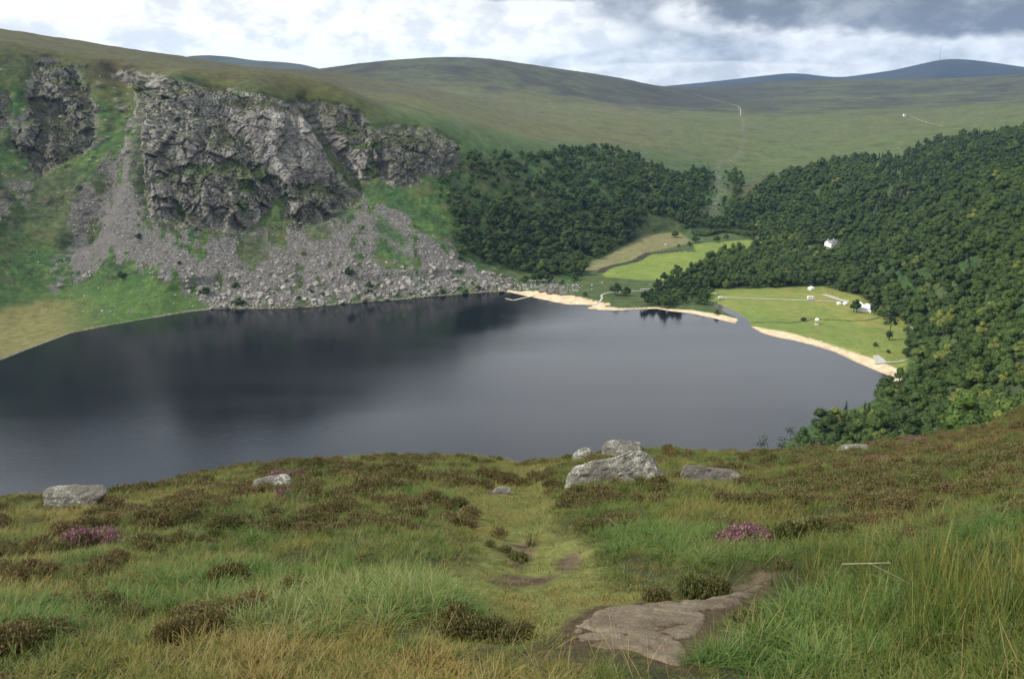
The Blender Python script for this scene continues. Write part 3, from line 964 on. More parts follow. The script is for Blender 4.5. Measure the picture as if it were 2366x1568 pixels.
# ---------------------------------------------------------------- water
def water_material():
    m, T = mat_new('dark_lake_water')
    geo = T.n('ShaderNodeNewGeometry').outputs['Position']
    sc = T.n('ShaderNodeVectorMath', {0: geo, 1: (0.45, 1.0, 1.0)}, operation='MULTIPLY').outputs[0]
    rip = T.noise(sc, 0.55, 4.0, 0.6, 0.3)
    rip2 = T.noise(sc, 2.3, 3.0, 0.6)
    gust = T.noise(T.n('ShaderNodeVectorMath', {0: geo, 1: (0.0035, 0.012, 1.0)}, operation='MULTIPLY').outputs[0], 1.0, 3.0, 0.5)
    h = T.math('ADD', rip, T.math('MULTIPLY', rip2, 0.35))
    g = T.smooth(gust, 0.22, 0.78)
    st = T.math('ADD', 0.05, T.math('MULTIPLY', g, 0.13))
    b = T.n('ShaderNodeBump', {'Height': h, 'Strength': st, 'Distance': 0.5})
    ro = T.math('ADD', 0.05, T.math('MULTIPLY', g, 0.13))
    bsdf_out(T, (0.0045, 0.006, 0.009), ro, b.outputs[0], 0.5, IOR=1.33)
    return m


lk = MB().poly([(-1500, 60, 0), (900, 60, 0), (900, 1150, 0), (-1500, 1150, 0)], [(0, 1, 2, 3)])
add('lake', lk.mesh('lake'), water_material(), kind='structure', label='dark still lake reflecting the cliff and the grey sky')
rv = RIVER
seg_n = np.gradient(rv, axis=0); seg_n /= np.linalg.norm(seg_n, axis=1)[:, None]
nn = np.stack([-seg_n[:, 1], seg_n[:, 0]], 1)
L_ = rv + nn * 5; R_ = rv - nn * 5
vv = [(x, y, 1.15) for x, y in L_] + [(x, y, 1.15) for x, y in R_]
add('river', mesh_np('river', vv, np.array([[i, i + 1, len(rv) + i + 1, len(rv) + i] for i in range(len(rv) - 1)])), bpy.data.materials['dark_lake_water'], kind='structure', label='narrow dark river winding round the bright green field')


# ---------------------------------------------------------------- far hills
def far_hill(name, sky_px, r, foot_r, foot_z, color, label, back=2500):
    xs = np.linspace(sky_px[0][0], sky_px[-1][0], 160)
    ys = np.interp(xs, [p[0] for p in sky_px], [p[1] for p in sky_px])
    k = np.hanning(13); k /= k.sum()
    ys = np.convolve(np.pad(ys, 6, 'edge'), k, 'valid')
    th, t = ray(xs, ys)
    top = EYE - t * r
    rows = np.linspace(0, 1, 40)
    Vv = []
    for f in rows:
        rr = foot_r + (r - foot_r) * f * 1.0
        zz = foot_z + (top - foot_z) * np.sin(f * PI / 2) ** 1.3
        Vv.append(np.stack([rr * np.sin(th), rr * np.cos(th), zz], 1))
    for f in np.linspace(0.1, 1, 10):
        rr = r + back * f
        zz = top - (top - foot_z) * f * f
        Vv.append(np.stack([rr * np.sin(th), rr * np.cos(th), zz], 1))
    Vv = np.stack(Vv)
    nz = fbm(Vv[..., 0] / 500, Vv[..., 1] / 500, 0 * Vv[..., 0], 4)
    w = np.concatenate([np.linspace(0, 1, 40) ** 0.5 * (1 - np.linspace(0, 1, 40) ** 6), np.zeros(10)])[:, None]
    Vv[..., 2] += nz * 22 * w
    R_n, C_n = Vv.shape[:2]
    ii = np.arange(R_n * C_n).reshape(R_n, C_n)
    q = np.stack([ii[:-1, :-1], ii[:-1, 1:], ii[1:, 1:], ii[1:, :-1]], 2).reshape(-1, 4)
    nn_ = fbm(Vv[..., 0] / 260, Vv[..., 1] / 260, Vv[..., 2] / 90, 4)
    c = mixc(C(*color), C(*color) * 1.7, smoothstep(-0.3, 0.4, nn_))
    me = mesh_np(name, Vv.reshape(-1, 3), q, True, {'albedo': c.reshape(-1, 3)})
    return add(name, me, M_hill, kind='structure', label=label)


far_hill('hill', [(300, 175), (380, 148), (436, 131), (480, 129), (530, 133), (590, 141), (650, 144), (700, 150), (740, 160), (800, 175), (860, 195)], 5600, 4200, 100, (0.028, 0.034, 0.028), 'low grey-green hill behind the long left ridge', 1500)
far_hill('hill', [(1430, 222), (1505, 203), (1560, 197), (1660, 188), (1740, 178), (1815, 170), (1850, 170), (1900, 177), (1945, 180), (2000, 172), (2060, 164), (2120, 150), (2180, 137), (2230, 138), (2300, 146), (2365, 156), (2500, 170), (2700, 185)], 9000, 6200, -60, (0.012, 0.014, 0.016), 'far blue mountain with a mast on its rounded summit')

# ---------------------------------------------------------------- trees
def leaf_material(name, dark, light, warm, trans=0.0):
    m, T = mat_new(name)
    tint = T.n('ShaderNodeAttribute', attribute_name='tint', attribute_type='INSTANCER').outputs['Fac']
    geo = T.n('ShaderNodeTexCoord').outputs['Object']
    n = T.noise(geo, 0.55, 3.0, 0.6)
    c = T.mix(tint, dark, light)
    c = T.mix(T.smooth(tint, 0.80, 0.97), c, warm)
    k = T.smooth(n, 0.3, 0.7, 0.72, 1.35)
    kk = T.n('ShaderNodeCombineXYZ', {'X': k, 'Y': k, 'Z': k}).outputs[0]
    c = T.mix(1.0, c, kk, 'MULTIPLY')
    b = T.n('ShaderNodeBsdfPrincipled', {'Base Color': c, 'Roughness': 0.75, 'Specular IOR Level': 0.2})
    tr = T.n('ShaderNodeBsdfTranslucent', {'Color': c})
    mx_ = T.n('ShaderNodeMixShader', {0: 0.22, 1: b.outputs[0], 2: tr.outputs[0]})
    T.n('ShaderNodeOutputMaterial', {'Surface': mx_.outputs[0]})
    return m


M_leaf = leaf_material('broadleaf_foliage', (0.026, 0.048, 0.014), (0.080, 0.125, 0.026), (0.15, 0.17, 0.038))
M_needle = leaf_material('conifer_foliage', (0.015, 0.034, 0.017), (0.028, 0.054, 0.022), (0.042, 0.068, 0.026))
M_bark = plain('bark', (0.055, 0.045, 0.036), 0.9, 0.3, 3.0)


def ico_pts():
    t = (1 + 5 ** 0.5) / 2
    v = np.array([(-1, t, 0), (1, t, 0), (-1, -t, 0), (1, -t, 0), (0, -1, t), (0, 1, t), (0, -1, -t), (0, 1, -t), (t, 0, -1), (t, 0, 1), (-t, 0, -1), (-t, 0, 1)], float)
    v /= np.linalg.norm(v, axis=1)[:, None]
    f = [(0, 11, 5), (0, 5, 1), (0, 1, 7), (0, 7, 10), (0, 10, 11), (1, 5, 9), (5, 11, 4), (11, 10, 2), (10, 7, 6), (7, 1, 8), (3, 9, 4), (3, 4, 2), (3, 2, 6), (3, 6, 8), (3, 8, 9), (4, 9, 5), (2, 4, 11), (6, 2, 10), (8, 6, 7), (9, 8, 1)]
    return v, f


def ico(sub):
    v, f = ico_pts()
    v = list(map(tuple, v))
    for _ in range(sub):
        cache = {}
        nf = []
        def mid(a, b):
            k = (min(a, b), max(a, b))
            if k not in cache:
                m = np.array(v[a]) + np.array(v[b]); m /= np.linalg.norm(m)
                v.append(tuple(m)); cache[k] = len(v) - 1
            return cache[k]
        for a, b, c in f:
            ab, bc, ca = mid(a, b), mid(b, c), mid(c, a)
            nf += [(a, ab, ca), (b, bc, ab), (c, ca, bc), (ab, bc, ca)]
        f = nf
    return np.array(v), np.array(f)


def cards(P, Nn, size, R):
    """one irregular quad of leaves at each point, facing roughly along Nn"""
    n = len(P)
    Nn = Nn + R.normal(size=(n, 3)) * 0.30
    Nn /= np.linalg.norm(Nn, axis=1)[:, None]
    a = np.cross(Nn, R.normal(size=(n, 3))); a /= np.linalg.norm(a, axis=1)[:, None]
    b = np.cross(Nn, a)
    s = (size * R.uniform(0.6, 1.3, n))[:, None]
    k = R.uniform(0.5, 1.2, (n, 4, 1))
    q = np.stack([P + a * s * k[:, 0], P + b * s * k[:, 1] * 0.8, P - a * s * k[:, 2], P - b * s * k[:, 3] * 0.8], 1)
    return q.reshape(-1, 3), np.arange(n * 4).reshape(n, 4)


def broadleaf(seed, H=10.0, W=9.0, ncards=900, size=0.42):
    """crown from uneven lobes; returns crown and trunk meshes, base at 0"""
    R = np.random.default_rng(seed)
    lob = []
    nl = R.integers(9, 13)
    for i in range(nl):
        a = R.uniform(0, 2 * PI); q = math.sqrt(R.uniform(0.05, 1)) * 0.33 * W
        zc_ = H * R.uniform(0.38, 0.74) * (1 - 0.25 * (q / (0.33 * W)) ** 2)
        lob.append((math.cos(a) * q, math.sin(a) * q, zc_, R.uniform(0.17, 0.27) * W, R.uniform(0.13, 0.20) * H))
    lob.append((R.normal() * 0.5, R.normal() * 0.5, H * 0.8, 0.20 * W, 0.15 * H))
    vs = []; ts = []; qs = []; off = 0
    v0, f0 = ico(1)
    for x, y, z, rw, rh in lob:
        k = 0.80 + 0.10 * R.normal(size=(len(v0), 1)).clip(-1.2, 1.2)
        vs.append(v0 * [rw, rw, rh] * k + [x, y, z]); ts.append(f0 + off); off += len(v0)
    per = ncards // len(lob)
    for x, y, z, rw, rh in lob:
        d = R.normal(size=(per, 3)); d /= np.linalg.norm(d, axis=1)[:, None]
        d[:, 2] = np.where(d[:, 2] < -0.4, -d[:, 2], d[:, 2])
        P = d * [rw, rw, rh] * R.uniform(0.86, 1.10, (per, 1)) + [x, y, z]
        v, q = cards(P, d / np.array([rw, rw, rh]) * rw, size * W / 9, R)
        vs.append(v); qs.append(q + off); off += len(v)
    crown = mesh_np('crown', np.concatenate(vs), [np.concatenate(ts), np.concatenate(qs)])
    crown.materials.append(M_leaf)
    tb = MB().tube((0, 0, -0.8), (0.1, 0, H * 0.42), 0.035 * H, 0.02 * H, 7)
    for i in range(4):
        l = lob[i]
        tb.tube((0.1, 0, H * 0.33), (l[0], l[1], l[2]), 0.016 * H, 0.006 * H, 5)
    trunk = tb.mesh('trunk'); trunk.materials.append(M_bark)
    return crown, trunk


def conifer(seed, H=14.0, W=5.0, tiers=11):
    R = np.random.default_rng(seed)
    Pp = []; Nn = []
    for i in range(tiers):
        f = i / (tiers - 1)
        z = H * (0.14 + 0.82 * f); rr = W * 0.5 * (1 - f) ** 0.85 + 0.25
        for a in np.linspace(0, 2 * PI, max(5, int(15 * (1 - f * 0.6))), endpoint=False):
            a += R.uniform(-0.2, 0.2)
            for s_ in (0.35, 0.65, 0.95):
                q = rr * s_ * R.uniform(0.8, 1.15)
                Pp.append((math.cos(a) * q, math.sin(a) * q, z - q * 0.35 + R.normal() * 0.15)); Nn.append((math.cos(a) * 0.6, math.sin(a) * 0.6, 0.8))
    v, q = cards(np.array(Pp), np.array(Nn), 0.55 * W / 5, R)
    v0, f0 = ico(1)
    core = v0 * [W * 0.26, W * 0.26, H * 0.40] * np.clip(1.15 - 0.55 * (v0[:, 2:3] + 1), 0.25, 1.0) ** np.array([1, 1, 0]) + [0, 0, H * 0.5]
    crown = mesh_np('crown', np.concatenate([v, core]), [q, f0 + len(v)])
    crown.materials.append(M_needle)
    trunk = MB().tube((0, 0, -0.8), (0, 0, H * 0.95), 0.02 * H, 0.004 * H, 6).mesh('trunk'); trunk.materials.append(M_bark)
    return crown, trunk


BROAD = [broadleaf(100 + i, H=R_, W=W_) for i, (R_, W_) in enumerate([(9.5, 9.0), (10.5, 10.0), (8.5, 8.5), (11.0, 9.0), (9.0, 10.5), (12.0, 8.0)])]
CONIF = [conifer(200 + i, H, W) for i, (H, W) in enumerate([(14, 5.2), (16, 5.0), (12, 4.6)])]
PROTO = BROAD + CONIF      # 0..5 broadleaf, 6..8 conifer


# -- scatter with geometry nodes: real meshes instanced on points with their own turn, size and tint
def scatter(name, pts, rot, scl, idx, tint, meshes, label, kind='stuff'):
    me = bpy.data.meshes.new(name)
    pts = np.asarray(pts, np.float32)
    me.vertices.add(len(pts)); me.vertices.foreach_set('co', pts.ravel())
    def at(nm, typ, key, v):
        a = me.attributes.new(nm, typ, 'POINT'); a.data.foreach_set(key, np.asarray(v).ravel())
    at('rot', 'FLOAT_VECTOR', 'vector', np.asarray(rot, np.float32))
    at('scl', 'FLOAT_VECTOR', 'vector', np.asarray(scl, np.float32))
    at('pick', 'INT', 'value', np.asarray(idx, np.int32))
    at('tint', 'FLOAT', 'value', np.asarray(tint, np.float32))
    ng = bpy.data.node_groups.new(name + '_nodes', 'GeometryNodeTree')
    ng.interface.new_socket('Geometry', in_out='INPUT', socket_type='NodeSocketGeometry')
    ng.interface.new_socket('Geometry', in_out='OUTPUT', socket_type='NodeSocketGeometry')
    N = ng.nodes; Lk = ng.links
    gi = N.new('NodeGroupInput'); go = N.new('NodeGroupOutput')
    g2i = N.new('GeometryNodeGeometryToInstance')
    for m in reversed(meshes):
        oi = N.new('GeometryNodeObjectInfo')
        oi.inputs['Object'].default_value = m
        oi.inputs['As Instance'].default_value = False
        Lk.new(oi.outputs['Geometry'], g2i.inputs[0])
    ip = N.new('GeometryNodeInstanceOnPoints')
    Lk.new(gi.outputs[0], ip.inputs['Points']); Lk.new(g2i.outputs[0], ip.inputs['Instance'])
    ip.inputs['Pick Instance'].default_value = True

    def na(nm, typ):
        a = N.new('GeometryNodeInputNamedAttribute'); a.data_type = typ; a.inputs[0].default_value = nm
        return [o for o in a.outputs if o.enabled][0]
    Lk.new(na('pick', 'INT'), ip.inputs['Instance Index'])
    Lk.new(na('rot', 'FLOAT_VECTOR'), ip.inputs['Rotation'])
    Lk.new(na('scl', 'FLOAT_VECTOR'), ip.inputs['Scale'])
    Lk.new(ip.outputs[0], go.inputs[0])
    o = add(name, me, kind=kind, label=label)
    md = o.modifiers.new('scatter', 'NODES'); md.node_group = ng
    return o


def proto_obj(name, meshes):
    """one unlinked source object whose mesh joins the given meshes (crown and trunk)"""
    if len(meshes) == 1:
        return bpy.data.objects.new(name, meshes[0])
    import bmesh
    bm = bmesh.new(); me = bpy.data.meshes.new(name)
    cnt = 0
    for i, m in enumerate(meshes):
        me.materials.append(m.materials[0])
        n0 = len(bm.faces)
        bm.from_mesh(m); bm.faces.ensure_lookup_table()
        for f in bm.faces[n0:]:
            f.material_index = i
    bm.to_mesh(me); bm.free()
    return bpy.data.objects.new(name, me)


TREE_SRC = [proto_obj('tree_form', list(p)) for p in PROTO]

WOOD_LEFT = land_poly([(1050, 345), (1100, 355), (1160, 350), (1230, 362), (1300, 345), (1400, 340), (1470, 362), (1540, 400), (1635, 400), (1630, 470), (1595, 525), (1540, 530), (1480, 565), (1420, 590), (1370, 610), (1352, 640), (1280, 645), (1200, 628), (1130, 612), (1062, 590), (1052, 560), (1055, 500), (1015, 480), (1005, 440), (1040, 385)])
WOOD_GLEN = land_poly([(1635, 400), (1700, 395), (1720, 430), (1700, 470), (1720, 520), (1640, 535), (1600, 528), (1630, 470)])
WOOD_RIGHT = land_poly([(1722, 425), (1770, 420), (1850, 395), (1930, 375), (2000, 368), (2080, 372), (2140, 330), (2240, 312), (2370, 305), (2700, 290), (2900, 500), (2900, 760), (2480, 905), (2365, 960), (2420, 1010), (2290, 1060), (2060, 1075), (1830, 1075), (1840, 1030), (1870, 1000), (1945, 970), (2030, 935), (2072, 900), (2082, 885), (2094, 850), (2098, 790), (2094, 745), (2050, 735), (2020, 715), (1970, 690), (1900, 672), (1750, 668), (1640, 670), (1575, 655), (1545, 650), (1580, 622), (1620, 612), (1700, 580), (1760, 562), (1780, 555), (1735, 535), (1640, 530), (1690, 480)])
TREE_LINE_PATCH = land_poly([(1490, 688), (1520, 660), (1560, 650), (1640, 650), (1650, 690), (1630, 702), (1590, 705), (1540, 712), (1475, 712)])
HOLE_HOUSE = np.array(on_level(np.array([1868, 1890, 1960, 1985, 1965, 1890]), np.array([572, 545, 530, 545, 575, 588]), 14)).T

LODGE_XY = on_level(1918, 556, 12)


def wood_points(P, step, jit=0.45):
    x0, y0 = P.min(0); x1, y1 = P.max(0)
    gx, gy = np.meshgrid(np.arange(x0, x1, step), np.arange(y0, y1, step))
    gx = gx + rng.uniform(-jit, jit, gx.shape) * step + (np.arange(gx.shape[0]) % 2)[:, None] * step / 2
    gy = gy + rng.uniform(-jit, jit, gy.shape) * step
    gx = gx.ravel(); gy = gy.ravel()
    sd = poly_sd(gx, gy, P)
    k = sd > rng.uniform(-4, 4, len(sd))
    return gx[k], gy[k]


tx, ty, tk = [], [], []
for P, step, k in ((WOOD_LEFT, 7.8, 0), (WOOD_GLEN, 7.5, 1), (WOOD_RIGHT, 8.0, 2), (TREE_LINE_PATCH, 8.5, 3)):
    a, b = wood_points(P, step)
    tx.append(a); ty.append(b); tk.append(np.full(len(a), k))
tx = np.concatenate(tx); ty = np.concatenate(ty); tk = np.concatenate(tk)
rr = np.hypot(tx, ty); thd = np.degrees(np.arctan2(tx, ty))
_, tsd = land_z(tx, ty)
keep = (np.abs(thd) < 40) & (tsd > 1.5)
_lx, _ly = on_level(1990 / 1.0385, 583 / 1.0385, 12)
keep &= (np.hypot(tx - _lx - 3, ty - _ly - 4) > 14) & (np.hypot(tx - _lx + 17, ty - _ly + 8) > 20) & (np.hypot(tx - _lx + 14, ty - _ly + 26) > 20) & (np.hypot(tx - _lx, ty - _ly + 30) > 14)
keep &= (poly_sd(tx, ty, RM2) < 2) & (poly_sd(tx, ty, RM1) < 2) & (poly_sd(tx, ty, ROUGH) < 0)
keep &= (multi_sd(tx, ty, ROCKS[5:], 10) < 1)
_mx, _my = on_level(1997, 722, 2.5)
keep &= (np.hypot(tx - _mx - 4, ty - _my - 4) > 17)
keep &= (line_dist(tx, ty, np.array([[_lx, _ly], [_lx * 0.953, _ly * 0.953]])) > 11)
# rocky and grassy gaps in the left wood and the glen
gap = fbm(tx / 60, ty / 60, 0 * tx + 5, 3)
g2 = fbm(tx / 25, ty / 25, 0 * tx + 8, 2)
tz = ground(tx, ty)
keep &= ~((tk == 0) & ((gap > 0.45) | ((g2 > 0.17) & (tz > 40))))
keep &= ~((tk == 1) & (g2 > 0.24))
_rv = rng.uniform(size=len(tx))
keep &= ~((tk == 0) & (_rv < 0.45 * smoothstep(55, 120, tz))) & ~((tk == 2) & (_rv < 0.35 * smoothstep(1050, 1400, rr)))

_sg = line_dist(tx, ty, SGP)
keep &= (_sg > 4.0) & ((_sg > 17) | (rng.uniform(size=len(tx)) < 0.4))
tx, ty, tk, rr, thd, tz, g2 = [a[keep] for a in (tx, ty, tk, rr, thd, tz, g2)]
n = len(tx)
kind = rng.integers(0, 6, n)
# dark conifers along the top of the right slope and scattered in the wood
pin = fbm(tx / 90 + 40, ty / 90, 0 * tx, 3)
con = ((tk == 2) & (thd > 22) & (rr > 1120) & (pin > -0.35)) | ((tk == 2) & (pin > 0.28)) | ((tk == 0) & (pin > 0.42))
kind = np.where(con & (rng.uniform(size=n) < 0.6), rng.integers(6, 9, n), kind)
size = rng.lognormal(-0.03, 0.30, n) * np.where(tk == 0, 1.05, 1.12)
size *= 1 - 0.20 * (tk == 2) * smoothstep(700, 560, rr)
size = np.clip(size, 0.45, 1.55)
size *= np.where(tk == 3, 0.72, 1.0) * np.where(tk == 1, 0.75, 1.0) * np.where((tk == 0) & (tz > 60), 0.72, 1.0)
size *= np.where((tk == 2) & (rr > 900) & (thd < 22), 1.0, 1.0)
size *= np.where(kind > 5, 0.64, 1.0) * np.where(line_dist(tx, ty, SGP) < 20, 0.6, 1.0)
tnt = np.clip(0.36 + 0.24 * fbm(tx / 70, ty / 70, 0 * tx, 3) * 2 + rng.normal(size=n) * 0.21, 0, 1)
tnt = np.where(tk == 2, np.clip(tnt + 0.05 + 0.20 * smoothstep(900, 550, rr) - 0.03 * smoothstep(900, 1200, rr), 0, 1), tnt - 0.09)  # sunlight on the nearer right slope is put into the crown tint
tnt = np.clip(tnt, 0, 1)
trz = rng.uniform(0, 2 * PI, n)
tsx = size * rng.uniform(0.88, 1.15, n)
tree_base = np.stack([tx, ty, tz], 1)
# the 300 that show largest stand as things of their own
ppx = 1182.5 + np.tan(np.radians(thd)) * 1.0 * FV * 1.0
th_r, dummy = np.arctan2(tx, ty), None
Fd = ty * math.cos(PITCH) + (EYE - tz) * math.sin(PITCH)
u_ = 1182.5 + FV * tx / Fd
v_ = 784 + FV * ((EYE - tz) * math.cos(PITCH) - ty * math.sin(PITCH)) / Fd
brow_y = np.interp(u_, _BX, _BY)
inframe = (u_ > -10) & (u_ < 2375) & (v_ < brow_y + 6) & (v_ > 0)
# a crown low in the picture or at the front edge of a wood shows most
sizepx = size * 9 / rr * FV
openedge = np.zeros(n)
score = np.where(inframe, sizepx, 0)
edge = (tk == 3) | ((tk == 0) & (tz < 14)) | ((tk == 2) & (tz < 6) & (rr > 600))
score = np.where(edge & inframe, score + 9, score)
top = np.argsort(-score)[:285]
isolo = np.zeros(n, bool); isolo[top] = True
rest = ~isolo
scatter('woodland', tree_base[rest], np.stack([np.zeros(rest.sum()), np.zeros(rest.sum()), trz[rest]], 1), np.stack([tsx[rest], tsx[rest], size[rest]], 1), kind[rest], tnt[rest], TREE_SRC,
        'dense mixed wood covering both sides of the valley head')


def tone(t, k):
    if k > 5:
        return 'dark pointed conifer'
    return ('very dark' if t < 0.22 else 'dark green' if t < 0.40 else 'mid green' if t < 0.62 else 'light green' if t < 0.82 else 'yellow-green') + ' ' + ['round-headed', 'broad', 'low round', 'tall', 'spreading', 'narrow'][k] + ' tree'


def place_tree(name, k, x, y, z, s, sz, rz_, t, label, group, cat='tree'):
    o = thing(name, label, cat, (x, y, z), rz_, group)
    o.scale = (s, s, sz)
    for nm, me in zip(('crown', 'trunk'), PROTO[k]):
        c = add(nm, me, parent=o)
        c['tint'] = float(t)
    return o


ORD = ['leftmost', 'second from left', 'third from left', 'fourth from left', 'fifth from left', 'sixth from left', 'seventh from left', 'eighth from left', 'ninth from left', 'tenth from left']


def name_apart(by):
    """labels that several share get their place in the row, left to right"""
    for l_, m_ in by.items():
        m_.sort()
        for q_, (_u, j_) in enumerate(m_):
            if len(m_) == 1:
                yield l_, j_
            else:
                t_ = 'rightmost' if q_ == len(m_) - 1 else ORD[q_] if q_ < len(ORD) else 'towards the right'
                yield l_ + ', ' + t_, j_


WHERE = {0: 'at the foot of the left wood', 1: 'in the rocky glen', 2: '', 3: 'in the thicket by the river mouth'}
tree_by = {}
for j in sorted(top, key=lambda q: rr[q]):
    k = int(kind[j])
    if tk[j] == 2:
        if rr[j] < 480:
            w = 'just beyond the brow'
        elif rr[j] < 620:
            w = 'above the beach end'
        elif tz[j] < 8:
            w = 'behind the long meadow'
        else:
            w = 'above the lone pine'
    else:
        w = WHERE[int(tk[j])]
    hw = 'high ' if tk[j] == 2 and tz[j] > 60 else ''
    szw = 'big ' if size[j] > 1.15 else 'small ' if size[j] < 0.8 else ''
    tree_by.setdefault(szw + tone(tnt[j], k) + ' ' + hw + w, []).append((float(u_[j]), j))
for _l, j in name_apart(tree_by):
    k = int(kind[j])
    place_tree('conifer_tree' if k > 5 else 'broadleaf_tree', k, tx[j], ty[j], tz[j], tsx[j], size[j], trz[j], tnt[j], _l, 'trees of the lakeside woods')


# -- single trees and bushes one can pick out
def pin_ground(px, py, z=None):
    if z is not None:
        x, y = on_level(px, py, z)
        return float(x), float(y), float(ground(x, y)[0])
    x, y = hit(px, py)
    return float(x[0]), float(y[0]), float(ground(x, y)[0])


for px, py, s, k, t, lab, nm in [
        (1421, 680, 1.30, 0, 0.18, 'dark round tree, the left one of the pair beside the winding path', 'broadleaf_tree'),
        (1446, 682, 1.15, 2, 0.20, 'dark round tree, the right one of the pair beside the winding path', 'broadleaf_tree'),
        (1351, 682, 0.62, 2, 0.20, 'small dark bush standing alone just above the beach sand', 'bush'),
        (1656, 722, 0.65, 2, 0.25, 'small dark bush on the grassy spit left of the river mouth', 'bush'),
        (1978, 721, 1.05, 5, 0.02, 'dark cypress-like tree against the left end of the white marquee', 'conifer_tree'),
        (1971, 719, 0.85, 5, 0.05, 'shorter dark tree tight beside the left end of the white marquee', 'conifer_tree'),
        (2019, 724, 1.05, 5, 0.03, 'dark tree against the right end of the white marquee', 'conifer_tree'),
        (2031, 727, 0.9, 2, 0.7, 'light green bush just right of the marquee trees', 'bush'),
        (2042, 735, 0.9, 0, 0.3, 'round green bush at the meadow corner right of the marquee', 'bush'),
        (2022, 799, 0.5, 2, 0.2, 'low dark bush in the meadow below the lone pine', 'bush'),
        (2051, 814, 0.42, 2, 0.2, 'small dark bush in the meadow above the pale slipway', 'bush'),
        (1856, 739, 0.5, 4, 0.15, 'low dark scrub patch left of the pale domed shrine', 'bush'),
        (1560, 556, 1.1, 4, 0.35, 'tree at the far left end of the bright field', 'broadleaf_tree'),
        (1606, 566, 1.2, 2, 0.25, 'dark rounded tree where the rough ground meets the bright field', 'broadleaf_tree'),
        (1592, 574, 0.8, 2, 0.3, 'small tree beside the grey rocks at the bright field', 'broadleaf_tree'),
        (1567, 575, 0.5, 2, 0.3, 'small bush on the rough ground left of the bright field', 'bush'),
        (1655, 566, 1.0, 4, 0.5, 'wide low mid-green tree standing on the back edge of the bright field', 'broadleaf_tree'),
        (1677, 560, 0.9, 2, 0.45, 'smaller tree just behind the wide low tree on the bright field', 'broadleaf_tree'),
        (1737, 562, 0.95, 2, 0.3, 'dark round tree at the back right corner of the bright field', 'broadleaf_tree'),
        (1720, 556, 0.95, 4, 0.4, 'second tree along the hedge behind the bright field', 'broadleaf_tree'),
        (1535, 650, 1.1, 0, 0.12, 'dark round tree standing at the front right corner of the bright field', 'broadleaf_tree'),
        (1562, 640, 1.3, 1, 0.25, 'big dark tree at the lower edge of the bright field', 'broadleaf_tree'),
        (1240, 650, 1.45, 1, 0.05, 'very dark big tree on the stony ground behind the beach huts', 'broadleaf_tree'),
        (1267, 651, 1.25, 0, 0.08, 'very dark tree, the right one above the beach huts', 'broadleaf_tree'),
        (1212, 650, 1.05, 2, 0.4, 'green bushy tree left of the very dark trees above the huts', 'broadleaf_tree'),
        (1327, 645, 1.05, 2, 0.4, 'bushy grey-green tree at the corner of the rough field', 'broadleaf_tree'),
        (1298, 654, 0.8, 2, 0.5, 'low bush among the pale stones above the beach', 'bush'),
        ]:
    x, y, z = pin_ground(px, py, 3.0)
    place_tree(nm, k, x, y, z, s, s * (0.8 if nm == 'bush' else 1), rng.uniform(0, 6), t, lab, None, 'bush' if nm == 'bush' else 'tree')
# bushes on the scree and the shore below the cliff
SCB = [(472, 663, 0.55), (552, 692, 0.48), (543, 655, 0.40), (432, 655, 0.34), (281, 642, 0.42), (320, 550, 0.36), (700, 588, 0.32), (806, 635, 0.55), (852, 655, 0.46), (852, 672, 0.42), (1022, 668, 0.32), (1075, 671, 0.40), (720, 675, 0.25), (745, 680, 0.25), (690, 690, 0.25), (525, 705, 0.28), (1105, 662, 0.36), (1062, 600, 0.40), (414, 610, 0.25)]
words_ = ['largest dark bush low on the left part of the scree', 'round dark bush near the water on the left part of the scree', 'thin brownish bush right of the largest bush on the left scree', 'faint brown bush left of the largest bush on the scree',
          'dark bush at the left border of the scree above the grass', 'dark green bush below the gully left of the main cliff', 'bright green bush alone in the middle of the scree', 'big dark bush in the middle right of the scree',
          'upper of two bushes below the big bush on the right scree', 'lower of two bushes below the big bush on the right scree', 'small bush near the water at the narrow right end of the scree', 'dark bush at the water beside the right end of the scree',
          'left of two small bushes low in the middle scree', 'right of two small bushes low in the middle scree', 'small bush just above the water below the middle scree', 'dark bush at the water at the left end of the scree shore', 'rounded bush just left of the jetty shore',
          'bush at the upper right border of the scree under the wood', 'tiny bush in the upper left scree']
for (px, py, s), lab in zip(SCB, words_):
    x, y, z = pin_ground(px, py)
    place_tree('bush', 2, x, y, z - 0.5, s * 2.3, s * 1.7, rng.uniform(0, 6), 0.95 if 'bright' in lab else 0.12, lab, None, 'bush')

# hedge behind the bright field
hx, hy = on_level(np.linspace(1600, 1745, 30), 547 + 4 * np.sin(np.linspace(0, 9, 30)), 4)
hz = ground(hx, hy)
scatter('hedge', np.stack([hx, hy, hz - 0.5], 1), np.stack([0 * hx, 0 * hx, rng.uniform(0, 6, 30)], 1), np.tile([0.95, 0.95, 0.7], (30, 1)) * rng.uniform(0.75, 1.2, (30, 1)), rng.integers(0, 5, 30), rng.uniform(0.15, 0.6, 30), TREE_SRC, 'row of bushes and scrub behind the bright field')

